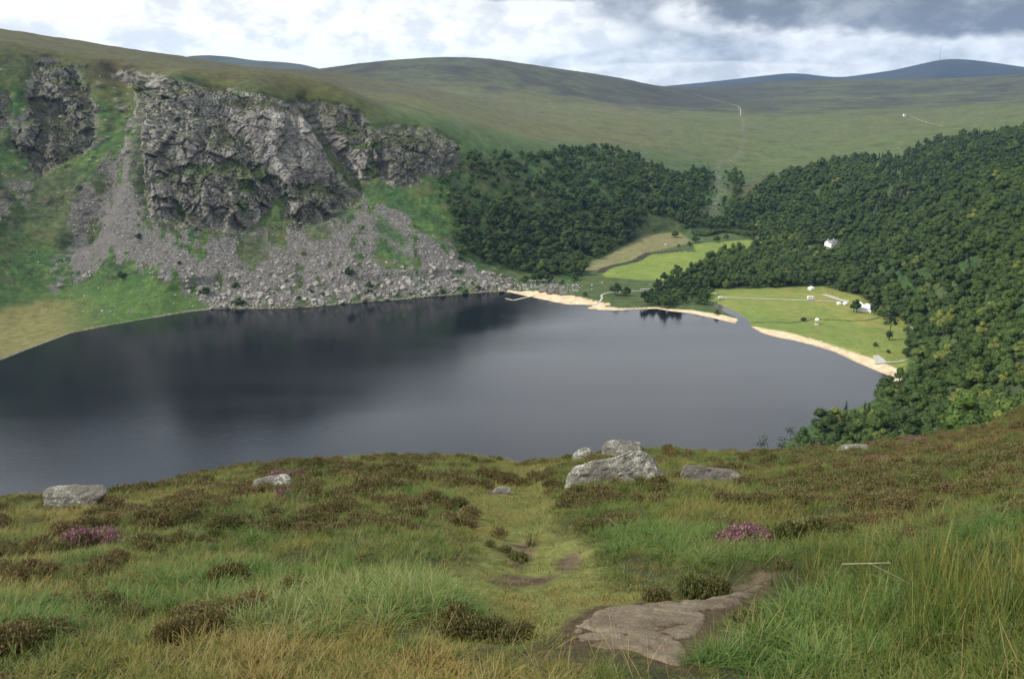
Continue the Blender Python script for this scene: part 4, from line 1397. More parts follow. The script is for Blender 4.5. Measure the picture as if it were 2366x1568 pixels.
# the lone pine on the meadow: bare lower trunk, tall uneven crown
px_, py_, pz_ = pin_ground(2053, 785, 3.0)
lp = thing('pine_tree', 'lone tall dark pine standing in the meadow near the beach', 'tree', (px_, py_, pz_))
R = np.random.default_rng(5)
Pp = []; Nn = []
for (cx, cz, rw, rh, cnt) in [(0.3, 24.5, 3.2, 3.0, 110), (-0.6, 20.0, 4.2, 3.0, 150), (1.2, 17.0, 4.8, 2.2, 130), (-2.6, 14.5, 3.4, 1.8, 80), (4.0, 13.8, 2.6, 1.4, 60), (-0.4, 5.8, 3.4, 2.6, 110), (0.6, 3.4, 2.8, 1.8, 70), (1.2, 27.0, 1.8, 1.6, 40)]:
    d = R.normal(size=(cnt, 3)); d /= np.linalg.norm(d, axis=1)[:, None]
    Pp.append(d * [rw, rw, rh] * R.uniform(0.35, 1.05, (cnt, 1)) + [cx, R.normal() * 0.5, cz]); Nn.append(d)
v, q = cards(np.concatenate(Pp), np.concatenate(Nn), 0.75, R)
cm = mesh_np('crown', v, q); cm.materials.append(M_needle)
c = add('crown', cm, parent=lp); c['tint'] = 0.1
tb = MB().tube((0, 0, -0.5), (0.2, 0, 14), 0.45, 0.3, 8).tube((0.2, 0, 14), (0.4, 0, 26), 0.3, 0.08, 7)
tb.tube((0.2, 0, 12), (4.0, 0.3, 13.6), 0.14, 0.06, 5).tube((0.2, 0, 13), (-2.6, 0, 14.4), 0.14, 0.06, 5)
add('trunk', tb.mesh('trunk'), M_bark, parent=lp)
lp.scale = (0.92, 0.92, 0.92)
# slender trees poking up just beyond the brow
for px, r_, s, sz, lab in [(1762, 150, 0.26, 0.30, 'small dark wind-shaped tree poking up beyond the brow, left of the wood'), (1825, 165, 0.30, 0.42, 'thin spindly tree rising beyond the brow next to the wood'), (1808, 160, 0.24, 0.26, 'lower spindly tree beside the thin one beyond the brow')]:
    th_, t_ = ray(px, 1012)
    x = r_ * math.sin(th_); y = r_ * math.cos(th_)
    zt = EYE - ray(px, {1762: 1000, 1825: 984, 1808: 1005}[px])[1] * r_
    zb = float(land_z(np.array([x]), np.array([y]), False)[0])
    Hh = float(zt - zb)
    R = np.random.default_rng(px)
    o = thing('spindly_tree', lab, 'tree', (x, y, zb))
    Pp = []
    for i in range(9):
        dz_ = 2.6 * R.uniform() ** 1.3
        a = R.uniform(0, 2 * PI); q_ = R.uniform(0.1, 1.0) * (0.3 + 0.25 * dz_)
        c0 = np.array([math.cos(a) * q_, math.sin(a) * q_, Hh - 0.3 - dz_])
        Pp.append(c0 + R.normal(size=(22, 3)) * [0.42, 0.42, 0.22])
    P_ = np.concatenate(Pp)
    v, q = cards(P_, R.normal(size=P_.shape), 0.13, R)
    cm = mesh_np('crown', v, q); cm.materials.append(M_needle); c = add('crown', cm, parent=o); c['tint'] = 0.6
    add('trunk', MB().tube((0, 0, -0.5), (0.05, 0, Hh * 0.97), 0.07, 0.02, 6).mesh('trunk'), M_bark, parent=o)

# ---------------------------------------------------------------- boulders of the scree
def rock_mesh(name, seed, sub=1, flat=0.7, rough=0.32):
    R = np.random.default_rng(seed)
    v, f = ico(sub)
    n_ = fbm(v[:, 0] * 1.3 + seed, v[:, 1] * 1.3, v[:, 2] * 1.3, 3)
    k = 1 + rough * n_ * 2
    v = v * k[:, None]
    # cut a few planes to give broken faces
    for _ in range(7):
        d = R.normal(size=3); d /= np.linalg.norm(d)
        lim = R.uniform(0.55, 0.85)
        p = v @ d
        v = v - np.maximum(p - lim, 0)[:, None] * d
    v = v * [1.0, R.uniform(0.65, 0.9), flat]
    return mesh_np(name, v, f, False)


def stone_material(name, dark, light, sc=1.0):
    m, T = mat_new(name)
    tint = T.n('ShaderNodeAttribute', attribute_name='tint', attribute_type='INSTANCER').outputs['Fac']
    tc = T.n('ShaderNodeTexCoord').outputs['Object']
    n = T.noise(tc, 2.2 * sc, 4.0, 0.65)
    c = T.mix(T.math('ADD', T.math('MULTIPLY', tint, 0.7), T.smooth(n, 0.3, 0.7, 0.0, 0.3)), dark, light)
    bsdf_out(T, c, 0.88, None, 0.2)
    return m


M_stone = stone_material('scree_stone', (0.060, 0.054, 0.047), (0.34, 0.32, 0.28))
ROCKM = [rock_mesh('boulder', 30 + i, 1, 0.72) for i in range(5)]
for m_ in ROCKM:
    m_.materials.append(M_stone)
ROCK_SRC = [bpy.data.objects.new('boulder_form', m_) for m_ in ROCKM]


def sample_poly(P, n):
    x0, y0 = P.min(0); x1, y1 = P.max(0)
    x = rng.uniform(x0, x1, n * 4); y = rng.uniform(y0, y1, n * 4)
    sd = poly_sd(x, y, P)
    k = sd > 0
    return x[k][:n], y[k][:n], sd[k][:n]


sx, sy, _q = sample_poly(SCREE[0], 17000)
ax, ay, _q = sample_poly(SCREE[1], 300)
gx_, gy_, _q = sample_poly(land_poly([(0, 560), (140, 440), (190, 430), (160, 560), (130, 640), (140, 700), (220, 740), (480, 705), (440, 670), (300, 640), (100, 640), (0, 640)]), 110)
ex, ey, _q = sample_poly(land_poly([(1060, 600), (1110, 622), (1180, 640), (1300, 655), (1345, 665), (1330, 685), (1240, 672), (1180, 668), (1100, 655)]), 700)
sx = np.concatenate([sx, ax, gx_, ex]); sy = np.concatenate([sy, ay, gy_, ey])
grp = np.concatenate([np.zeros(len(sx) - len(ax) - len(gx_) - len(ex)), np.ones(len(ax)), np.full(len(gx_), 2), np.full(len(ex), 3)])
gsd = multi_sd(sx, sy, GREEN_IN)
rsd = multi_sd(sx, sy, ROCKS)
core = multi_sd(sx, sy, SCREE_CORE)
_, ssd = land_z(sx, sy)
keep = (rsd < 2) & ((gsd < 0) | (rng.uniform(size=len(sx)) < 0.12)) & (ssd > 0.3) & ((core < 0) | (rng.uniform(size=len(sx)) < 0.4))
keep &= (fbm(sx / 16, sy / 16, 0 * sx, 3) > -0.28) | (rng.uniform(size=len(sx)) < 0.3)
sx, sy, grp, core, ssd = [a[keep] for a in (sx, sy, grp, core, ssd)]
sz_ = ground(sx, sy)
_th = np.arctan2(sx, sy); _lr = np.log(np.hypot(sx, sy))
_vg = fbm(_th * 60 + 4, _lr * 26 - _th * 20, 0 * _th, 4)
_k = (_vg > 0.0) | (rng.uniform(size=len(sx)) < 0.25) | (grp > 0)
sx, sy, grp, core, ssd, sz_ = [a[_k] for a in (sx, sy, grp, core, ssd, sz_)]
low = smoothstep(50, 5, sz_)
ssz = rng.pareto(2.3, len(sx)) * 0.45 + 0.36
ssz = np.minimum(ssz, 1.7 + 0.5 * low) * (0.80 + 0.45 * low)
ssz = np.where(core > 0, np.minimum(ssz, 0.6), ssz)
ssz = np.where(grp >= 2, np.minimum(ssz, 1.3), ssz)
ssz = ssz * (1.05 + 0.45 * low) * np.where(grp >= 2, 0.8, 1.0)
srot = np.stack([rng.uniform(-0.5, 0.5, len(sx)), rng.uniform(-0.5, 0.5, len(sx)), rng.uniform(0, 6.28, len(sx))], 1)
stint = np.clip(rng.normal(0.38, 0.22, len(sx)) + 0.12 * low, 0, 1)
spk = rng.integers(0, 5, len(sx))
order = np.argsort(-ssz)
big = np.zeros(len(sx), bool); big[order[:230]] = True
scatter('scree_stones', np.stack([sx, sy, sz_ + 0.15], 1)[~big], srot[~big], np.stack([ssz, ssz, ssz], 1)[~big], spk[~big], stint[~big], ROCK_SRC, 'countless small grey stones lying on the scree below the cliff')
lab_by = {}
for j in order[:230]:
    t_ = stint[j]
    tn = 'dark grey' if t_ < 0.25 else 'grey' if t_ < 0.5 else 'pale grey' if t_ < 0.72 else 'whitish'
    ws = 'huge ' if ssz[j] > 3.3 else 'big ' if ssz[j] > 2.7 else ''
    u = sx[j] / sy[j]
    if grp[j] == 3:
        w = 'between the scree and the huts'
    elif grp[j] == 2:
        w = 'on the green slope left of the scree'
    else:
        side = 'left border of the scree' if u < -0.42 else 'scree under the left cliff edge' if u < -0.33 else 'scree under the main cliff' if u < -0.25 else 'scree under the low crag' if u < -0.17 else 'scree under the second cliff' if u < -0.08 else 'narrow right end of the scree'
        w = ('at the water, ' if ssd[j] < 9 else 'low on the ' if sz_[j] < 18 else 'halfway up the ' if sz_[j] < 42 else 'high on the ') + side
    lab_by.setdefault(ws + tn + ' boulder ' + w, []).append((u, j))
for _l, j in name_apart(lab_by):
    t_ = stint[j]
    o = add('boulder', ROCKM[int(spk[j])], label=_l, cat='boulder', group='boulders lying on the scree', loc=(sx[j], sy[j], sz_[j] + 0.2 * ssz[j]), rot=tuple(srot[j]))
    o.scale = (ssz[j],) * 3
    o['tint'] = float(t_)

# ---------------------------------------------------------------- materials of made things
M_white = plain('white_canvas', (0.80, 0.80, 0.78), 0.6, 0.04, 1.0)
M_render = plain('white_render', (0.74, 0.73, 0.70), 0.8, 0.08, 1.0)
M_slate = plain('slate_roof', (0.16, 0.165, 0.175), 0.7, 0.2, 2.0)
M_glass = plain('dark_window', (0.02, 0.025, 0.03), 0.2, 0.1, 1.0, 0.6)
M_van = plain('cream_paint', (0.70, 0.70, 0.66), 0.4, 0.04, 1.0)
M_tyre = plain('tyre_rubber', (0.02, 0.02, 0.02), 0.9, 0.1, 1.0)
M_gravel = plain('pale_gravel', (0.32, 0.305, 0.25), 0.9, 0.15, 1.5)
M_conc = plain('pale_concrete', (0.30, 0.31, 0.265), 0.9, 0.12, 0.6)
M_wood = plain('weathered_planks', (0.40, 0.36, 0.30), 0.85, 0.2, 3.0)
M_post = plain('dark_wet_timber', (0.10, 0.08, 0.06), 0.85, 0.3, 3.0)
M_thatch = plain('grey_thatch', (0.16, 0.14, 0.125), 0.95, 0.3, 4.0)
M_hutwall = plain('brown_timber_wall', (0.10, 0.075, 0.055), 0.9, 0.3, 4.0)
M_lawn = plain('dry_lawn', (0.24, 0.21, 0.085), 0.95, 0.2, 0.4)
M_dry = plain('pale_dry_stone', (0.45, 0.42, 0.36), 0.9, 0.2, 2.0)
M_dirt = plain('pale_peaty_track', (0.22, 0.20, 0.15), 0.95, 0.25, 0.2)
M_metal = plain('galvanised_steel', (0.30, 0.31, 0.32), 0.5, 0.1, 1.0)


def P0(px, py, z=2.5):
    x, y = on_level(px, py, z)
    return float(x), float(y), float(ground(x, y)[0])


def ribbon(name, pxs, w, lift, mat, label, z=2.5, world=None):
    """a strip of track following the ground"""
    P = world if world is not None else np.stack(on_level(*zip(*pxs), z), 1)
    d = np.concatenate([[0], np.cumsum(np.linalg.norm(np.diff(P, axis=0), axis=1))])
    s = np.linspace(0, d[-1], max(8, int(d[-1] / 4)))
    x = np.interp(s, d, P[:, 0]); y = np.interp(s, d, P[:, 1])
    t = np.stack([np.gradient(x), np.gradient(y)], 1); t /= np.linalg.norm(t, axis=1)[:, None]
    nx, ny = -t[:, 1], t[:, 0]
    ww = w * (0.5 + 0.06 * np.sin(s * 0.7))
    rows = [(x + nx * ww * k, y + ny * ww * k) for k in (-1, 0, 1)]
    vs = np.concatenate([np.stack([a, b, ground(a, b) + lift], 1) for a, b in rows])
    n_ = len(s)
    q = []
    for k in range(2):
        for i in range(n_ - 1):
            q.append((k * n_ + i, k * n_ + i + 1, (k + 1) * n_ + i + 1, (k + 1) * n_ + i))
    return add(name, mesh_np(name, vs, np.array(q)), mat, kind='structure', label=label)


def patch(name, pxs, lift, mat, label, z=2.5):
    P = np.stack(on_level(*zip(*pxs), z), 1)
    zz = ground(P[:, 0], P[:, 1]) + lift
    mb = MB().poly([(a, b, c) for (a, b), c in zip(P, zz)], [tuple(range(len(P)))])
    return add(name, mb.mesh(name), mat, kind='structure', label=label)


S_ = 1 / 1.0385
ribbon('track', S2V([(1731, 713), (1800, 715.5), (1900, 720), (1960, 722.5), (2012, 725.5)]), 2.6, 0.30, M_gravel, 'straight pale track across the long meadow')
patch('gravel_yard', S2V([(1969, 708), (1979, 706.5), (2000, 712), (2022, 720), (2038, 722), (2034, 728), (2016, 724), (1996, 717)]), 0.34, M_gravel, 'strip of pale gravel leading to the white marquee')
ribbon('footpath', S2V([(1424, 727), (1438, 722), (1444, 716), (1442, 708), (1452, 703), (1468, 700), (1500, 700)]), 1.9, 0.28, M_gravel, 'pale footpath winding up from the beach past the two dark trees')
ribbon('footpath', S2V([(1514, 698.5), (1530, 697.5), (1552, 696.5)]), 1.9, 0.28, M_gravel, 'pale footpath running from the dark trees to the thicket')
patch('slipway', S2V([(2092, 853), (2106, 852.5), (2120, 862), (2126, 867.5), (2104, 870)]), 0.38, M_conc, 'pale concrete slipway slab at the top of the beach')
ribbon('paved_path', S2V([(2098, 868), (2130, 869), (2150, 869.5), (2172, 867)]), 2.2, 0.44, M_conc, 'pale paved path from the slipway to the wood')
ribbon('forest_track', None, 4.5, 0.3, M_gravel, 'bit of pale gravel track seen between the trees right of the meadow', world=np.stack(hit([2112, 2118, 2122, 2124], [735, 752, 770, 790]), 1))

# far tracks on the moor
def moor_strip(name, pxs, w, label):
    x, y = hit(*zip(*pxs))
    return ribbon(name, None, w, 1.6, M_dirt, label, world=np.stack([x, y], 1))


moor_strip('moor_path', S2V([(1660, 224), (1712, 240), (1745, 249), (1768, 256), (1776, 262), (1776, 280)]), 3.2, 'thin pale track running down the far moor to the stream')
moor_strip('moor_path', S2V([(2180, 280), (2192, 284), (2205, 290), (2230, 298), (2262, 305)]), 2.2, 'faint pale track on the moor by the tiny white cottage')

# ---------------------------------------------------------------- white marquee
def marquee():
    x0, y0, z0 = P0(2061 * S_, 749 * S_)
    o = thing('marquee', 'large white marquee tent standing between dark trees at the end of the meadow', 'marquee', (x0 + 5.4, y0 + 5, z0), rad(-24))
    L, Wd, H, R_ = 6.2, 4.6, 3.6, 7.6
    mb = MB()
    # sagging roof with two peaks
    nx_, ny_ = 17, 11
    pts = []
    for i in range(nx_):
        u = -1 + 2 * i / (nx_ - 1)
        for j in range(ny_):
            v = -1 + 2 * j / (ny_ - 1)
            pk = max(math.exp(-(((u + 0.45) / 0.34) ** 2 + (v / 0.55) ** 2)), 0.72 * math.exp(-(((u - 0.40) / 0.42) ** 2 + (v / 0.55) ** 2)))
            base = (1 - abs(v)) * 0.45 * (1 - 0.4 * max(0, abs(u) - 0.6) / 0.4)
            pts.append((u * (L + 0.3), v * (Wd + 0.3), H + (R_ - H) * (0.75 * pk + 0.5 * base) + 0.05))
    fs = [(i * ny_ + j, (i + 1) * ny_ + j, (i + 1) * ny_ + j + 1, i * ny_ + j + 1) for i in range(nx_ - 1) for j in range(ny_ - 1)]
    add('roof', mb.poly(pts, fs).mesh('roof', True), M_white, parent=o)
    for y_, nm in ((-Wd, 'side_wall'), (Wd, 'side_wall')):
        mb = MB(); n_ = 24
        pts = []
        for i in range(n_ + 1):
            u = -L + 2 * L * i / n_
            off = 0.12 * math.sin(i * 2.1)
            pts += [(u, y_ + off, -0.3), (u, y_, H)]
        add(nm, mb.poly(pts, [(2 * i, 2 * i + 2, 2 * i + 3, 2 * i + 1) for i in range(n_)]).mesh(nm), M_white, parent=o)
    for x_ in (-L, L):
        mb = MB(); n_ = 14; pts = []
        for i in range(n_ + 1):
            u = -Wd + 2 * Wd * i / n_
            pts += [(x_ + 0.1 * math.sin(i * 2.3), u, -0.3), (x_, u, H + 1.2 * (1 - abs(u) / Wd))]
        add('end_wall', mb.poly(pts, [(2 * i, 2 * i + 2, 2 * i + 3, 2 * i + 1) for i in range(n_)]).mesh('end_wall'), M_white, parent=o)
    for sx_ in (-1, 1):
        for sy_ in (-1, 1):
            add('pole', MB().tube((sx_ * L, sy_ * Wd, 0), (sx_ * L, sy_ * Wd, H + 0.3), 0.07, 0.07).mesh('pole'), M_metal, parent=o)
    return o


marquee()


def van(px, py, label, s=1.0, name='camper_van', rz_=0.0, cat='van'):
    x, y, z = P0(px * S_, py * S_)
    o = thing(name, label, cat, (x, y, z + 0.3), rz_)
    prof = [(-2.9, 0.45), (2.9, 0.45), (2.95, 1.1), (2.55, 1.35), (2.0, 2.15), (1.7, 2.6), (-2.8, 2.7), (-2.95, 2.3)]
    mb = MB()
    n_ = len(prof)
    mb.poly([(a, -1.0, b) for a, b in prof] + [(a, 1.0, b) for a, b in prof], [tuple(range(n_)), tuple(range(n_, 2 * n_))[::-1]] + [(i, i + n_, (i + 1) % n_ + n_, (i + 1) % n_) for i in range(n_)])
    body = add('body', mb.mesh('body'), M_van, parent=o)
    for y_ in (-1.012, 1.012):
        add('side_window', MB().poly([(-2.2, y_, 1.6), (0.2, y_, 1.6), (0.2, y_, 2.25), (-2.2, y_, 2.25)], [(0, 1, 2, 3)]).mesh('side_window'), M_glass, parent=o)
        add('cab_window', MB().poly([(0.9, y_, 1.45), (2.2, y_, 1.45), (1.85, y_, 2.15), (0.9, y_, 2.15)], [(0, 1, 2, 3)]).mesh('cab_window'), M_glass, parent=o)
    add('windscreen', MB().poly([(2.57, -0.9, 1.36), (2.57, 0.9, 1.36), (2.03, 0.85, 2.14), (2.03, -0.85, 2.14)], [(0, 1, 2, 3)]).mesh('windscreen'), M_glass, parent=o)
    for x_ in (-1.9, 1.9):
        for y_ in (-0.95, 0.95):
            w = add('wheel', MB().tube((x_, y_ - 0.13, 0.36), (x_, y_ + 0.13, 0.36), 0.36, 0.36, 12).mesh('wheel'), M_tyre, parent=o)
    o.scale = (s, s, s)
    return o


van(1945, 720, 'white camper van parked on the straight track in the meadow', 1.12)
van(1730, 715, 'long white van parked at the left end of the meadow track', 0.9, rz_=0.1)
van(1715, 708.5, 'white car half hidden by trees at the left end of the meadow track', 0.72, 'parked_car', 0.3, 'car')
van(1697, 706, 'pale car just inside the trees left of the meadow track', 0.7, 'parked_car', 0.2, 'car')


def small_tent(px, py, label, s, rz_):
    x, y, z = P0(px * S_, py * S_)
    o = thing('tent', label, 'tent', (x, y, z), rz_)
    mb = MB().poly([(-1.6, -1.6, 0), (1.6, -1.6, 0), (1.6, 1.6, 0), (-1.6, 1.6, 0), (-1.6, -1.6, 1.5), (1.6, -1.6, 1.5), (1.6, 1.6, 1.5), (-1.6, 1.6, 1.5)], [(0, 1, 5, 4), (1, 2, 6, 5), (2, 3, 7, 6), (3, 0, 4, 7)])
    add('wall', mb.mesh('wall'), M_van, parent=o)
    add('roof', MB().poly([(-1.75, -1.75, 1.45), (1.75, -1.75, 1.45), (1.75, 1.75, 1.45), (-1.75, 1.75, 1.45), (0, 0, 2.7)], [(0, 1, 4), (1, 2, 4), (2, 3, 4), (3, 0, 4)]).mesh('roof'), M_van, parent=o)
    o.scale = (s, s, s)


small_tent(1945, 695, 'small white tent at the back edge of the long meadow by the wood', 1.35, 0.5)
small_tent(2012, 731, 'left one of two small pale tents below the gravel strip', 0.9, 0.2)
small_tent(2027, 731, 'right one of two small pale tents below the gravel strip', 0.9, 0.4)

# domed shrine in the meadow
x, y, z = P0(1959 * S_, 777 * S_)
o = thing('domed_shrine', 'small pale round shrine with a dome by the ditch in the meadow', 'shrine', (x, y, z))
add('base', MB().tube((0, 0, -0.3), (0, 0, 0.5), 2.0, 1.9, 20).mesh('base'), M_dry, parent=o)
for i in range(8):
    a = 2 * PI * i / 8
    add('column', MB().tube((1.5 * math.cos(a), 1.5 * math.sin(a), 0.5), (1.5 * math.cos(a), 1.5 * math.sin(a), 3.4), 0.17, 0.14, 8).mesh('column'), M_dry, parent=o)
add('ring_beam', MB().tube((0, 0, 3.4), (0, 0, 3.8), 1.8, 1.8, 20).mesh('ring_beam'), M_dry, parent=o)
mb = MB(); pts = []; fs = []
for i in range(6):
    e_ = i / 5 * PI / 2
    for j in range(20):
        a = 2 * PI * j / 20
        pts.append((1.7 * math.cos(e_) * math.cos(a), 1.7 * math.cos(e_) * math.sin(a), 3.8 + 1.5 * math.sin(e_)))
for i in range(5):
    for j in range(20):
        fs.append((i * 20 + j, i * 20 + (j + 1) % 20, (i + 1) * 20 + (j + 1) % 20, (i + 1) * 20 + j))
add('dome', mb.poly(pts, fs).mesh('dome', True), M_render, parent=o)

# ---------------------------------------------------------------- the white lodge in the wood
def gable_house(o, L, W, H, R_, x0=0, y0=0, wins=3):
    add('wall', MB().poly([(x0 - L, y0 - W, -2), (x0 + L, y0 - W, -2), (x0 + L, y0 + W, -2), (x0 - L, y0 + W, -2), (x0 - L, y0 - W, H), (x0 + L, y0 - W, H), (x0 + L, y0 + W, H), (x0 - L, y0 + W, H), (x0 - L, y0, R_), (x0 + L, y0, R_)],
                          [(0, 1, 5, 4), (2, 3, 7, 6), (1, 2, 6, 9, 5), (3, 0, 4, 8, 7)]).mesh('wall'), M_render, parent=o)
    e = 0.35
    k = (R_ - H) / W
    rf = add('roof', MB().poly([(x0 - L - e, y0 - W - e, H - k * e + 0.12), (x0 + L + e, y0 - W - e, H - k * e + 0.12), (x0 + L + e, y0, R_ + 0.14), (x0 - L - e, y0, R_ + 0.14), (x0 - L - e, y0 + W + e, H - k * e + 0.12), (x0 + L + e, y0 + W + e, H - k * e + 0.12)],
                               [(0, 1, 2, 3), (3, 2, 5, 4)]).mesh('roof'), M_slate, parent=o)
    for sx_ in (-0.8, 0.55):
        add('chimney', MB().box(x0 + sx_ * L - 0.45, x0 + sx_ * L + 0.45, y0 - 0.4, y0 + 0.4, R_ - 0.6, R_ + 1.5).mesh('chimney'), M_render, parent=rf)
    for i in range(wins):
        u = x0 - L + (i + 0.5) * 2 * L / wins
        for z_ in (1.2, 4.2):
            w = add('window', MB().poly([(u - 0.5, y0 - W - 0.02, z_), (u + 0.5, y0 - W - 0.02, z_), (u + 0.5, y0 - W - 0.02, z_ + 1.4), (u - 0.5, y0 - W - 0.02, z_ + 1.4)], [(0, 1, 2, 3)]).mesh('window'), M_glass, parent=o)


x, y = on_level(1990 * S_, 583 * S_, 12)
x, y = float(x), float(y)
LZ = float(ground(x, y)[0])
o = thing('lodge', 'white lodge with a grey roof and chimneys among the trees', 'house', (x + 3, y + 4, LZ + 1.2), rad(28))
o.scale = (0.9, 0.9, 0.8)
gable_house(o, 7.5, 4.0, 5.8, 9.0, wins=4)
mb = MB()
gx0, gy0 = -7.0, -6.0
add('wall', MB().poly([(-7.4, -7.5, -2), (-2.6, -7.5, -2), (-2.6, -3.95, -2), (-7.4, -3.95, -2), (-7.4, -7.5, 5.6), (-2.6, -7.5, 5.6), (-2.6, -3.95, 5.6), (-7.4, -3.95, 5.6), (-5, -7.5, 8.2), (-5, -3.95, 8.2)], [(0, 1, 5, 8, 4), (1, 2, 6, 5), (3, 0, 4, 7), (4, 8, 9, 7), (5, 6, 9, 8)]).mesh('wall'), M_render, parent=o)
add('roof', MB().poly([(-7.7, -7.8, 5.45), (-5, -7.8, 8.4), (-2.3, -7.8, 5.45), (-7.7, -2.5, 5.45), (-5, -1.5, 8.4), (-2.3, -2.5, 5.45)], [(0, 1, 4, 3), (1, 2, 5, 4)]).mesh('roof'), M_slate, parent=o)
add('bay_window', MB().poly([(-5.8, -7.53, 1.0), (-4.2, -7.53, 1.0), (-4.2, -7.53, 3.2), (-5.8, -7.53, 3.2)], [(0, 1, 2, 3)]).mesh('bay_window'), M_glass, parent=o)
# lawn terraces to its left
lx_, ly_ = on_level(np.array([1950, 1962, 1978, 1984, 1972, 1950]) * S_, np.array([576, 572, 573, 588, 592, 592]) * S_, 14)
for k_, (a, b, c, d, hh) in enumerate([(-30, -6, -10, -3, 0.7), (-29, -7, -15, -10.6, -0.4), (-27, -8, -20, -15.6, -1.6)]):
    ca, sa = math.cos(0.2), math.sin(0.2)
    pts = [(x + ca * u - sa * v_, y + sa * u + ca * v_, LZ + 1.4 + hh * 1.0) for u, v_ in ((a, c), (b, c), (b, d), (a, d))]
    ptl = [(p[0], p[1], p[2] - 3) for p in pts]
    add('lawn_terrace', MB().poly(pts + ptl, [(0, 1, 2, 3), (0, 4, 5, 1), (1, 5, 6, 2), (2, 6, 7, 3), (3, 7, 4, 0)]).mesh('lawn_terrace'), M_lawn, kind='structure', label='pale yellow lawn terrace in front of the white lodge')

# tiny white cottage on the far moor
x, y = hit(2169 * S_, 279 * S_)
x, y = float(x[0]), float(y[0])
o = thing('cottage', 'tiny white cottage far away on the open moor', 'house', (x, y, float(ground(x, y)[0]) + 1), 0.2)
gable_house(o, 3.2, 2.2, 2.3, 3.8, wins=2)

# mast on the blue mountain
th_, t_ = ray(2170, 137)
R9 = 9000.0
mx, my, mz = R9 * math.sin(th_), R9 * math.cos(th_), EYE - float(t_) * R9
o = thing('radio_mast', 'thin tall mast on the summit of the blue mountain', 'mast', (mx, my, mz - 4))
add('lattice_shaft', MB().tube((0, 0, 0), (0, 0, 70), 2.4, 2.0, 6).mesh('lattice_shaft'), M_metal, parent=o)
add('antenna', MB().tube((0, 0, 70), (0, 0, 122), 1.6, 1.1, 6).mesh('antenna'), M_metal, parent=o)

# ---------------------------------------------------------------- jetty, boats and huts on the beach
def jetty():
    pts = [on_level(px * S_, py * S_, 0.5) for px, py in ((1213, 716.5), (1231, 721), (1262, 714), (1301, 706.5))]
    o = thing('jetty', 'grey L-shaped wooden jetty reaching from the beach into the lake', 'jetty', (float(pts[1][0]), float(pts[1][1]), 0))
    bx_, by_ = float(pts[1][0]), float(pts[1][1])
    W = 1.1
    for a, b in zip(pts[:-1], pts[1:]):
        a = Vector((float(a[0]) - bx_, float(a[1]) - by_, 0.75)); b = Vector((float(b[0]) - bx_, float(b[1]) - by_, 0.75))
        d = (b - a); L = d.length; d.normalize(); n_ = Vector((-d.y, d.x, 0))
        for s_ in (-1, 1):
            mb = MB()
            p = a + n_ * s_ * (W - 0.15); q_ = b + n_ * s_ * (W - 0.15)
            mb.tube((p.x, p.y, 0.60), (q_.x, q_.y, 0.60), 0.09, 0.09, 4)
            add('beam', mb.mesh('beam'), M_post, parent=o)
        mb = MB()
        k = int(L / 0.42)
        for i in range(k):
            c = a + d * (i + 0.5) * L / k
            h = 0.17
            cs = [c + d * h * u + n_ * W * v_ for u, v_ in ((-1, -1), (1, -1), (1, 1), (-1, 1))]
            mb.poly([(p.x, p.y, 0.72) for p in cs] + [(p.x, p.y, 0.78) for p in cs], [(4, 5, 6, 7), (0, 1, 5, 4), (1, 2, 6, 5), (2, 3, 7, 6), (3, 0, 4, 7)])
        dk = add('deck', mb.mesh('deck'), M_wood, parent=o, kind='stuff')
        for i in range(int(L / 5) + 1):
            for s_ in (-1, 1):
                c = a + d * min(L, i * 5) + n_ * s_ * W * 0.9
                add('post', MB().tube((c.x, c.y, -1.5), (c.x, c.y, 1.15), 0.11, 0.10, 6).mesh('post'), M_post, parent=o)


jetty()


def hut(px, py, s, rz_, label):
    x, y, z = P0(px * S_, py * S_, 1.5)
    o = thing('hut', label, 'hut', (x, y, z), rz_)
    L, W, H, R_ = 3.0, 2.3, 1.3, 4.0
    add('wall', MB().poly([(-L, -W, -0.8), (L, -W, -0.8), (L, W, -0.8), (-L, W, -0.8), (-L, -W, H), (L, -W, H), (L, W, H), (-L, W, H), (-L, 0, R_ - 0.2), (L, 0, R_ - 0.2)], [(0, 1, 5, 4), (2, 3, 7, 6), (1, 2, 6, 9, 5), (3, 0, 4, 8, 7)]).mesh('wall'), M_hutwall, parent=o)
    R = np.random.default_rng(int(px))
    pts = []; fs = []
    nx_ = 9
    for sgn in (-1, 1):
        b0 = len(pts)
        for i in range(nx_):
            for j in range(5):
                u = -L - 0.4 + (2 * L + 0.8) * i / (nx_ - 1); f = j / 4
                pts.append((u, sgn * (W + 0.6) * (1 - f), H - 0.6 + (R_ - H + 0.6) * f + R.normal() * 0.06 - 0.18 * math.sin(PI * i / (nx_ - 1)) * f))
        fs += [(b0 + i * 5 + j, b0 + (i + 1) * 5 + j, b0 + (i + 1) * 5 + j + 1, b0 + i * 5 + j + 1) for i in range(nx_ - 1) for j in range(4)]
    add('roof', MB().poly(pts, fs).mesh('roof'), M_thatch, parent=o)
    add('door', MB().poly([(L + 0.02, -0.5, -0.2), (L + 0.02, 0.5, -0.2), (L + 0.02, 0.5, 1.5), (L + 0.02, -0.5, 1.5)], [(0, 1, 2, 3)]).mesh('door'), M_post, parent=o)
    add('ridge_pole', MB().tube((-L - 0.6, 0, R_), (L + 0.6, 0, R_), 0.1, 0.1, 5).mesh('ridge_pole'), M_post, parent=o)
    o.scale = (s, s, s)


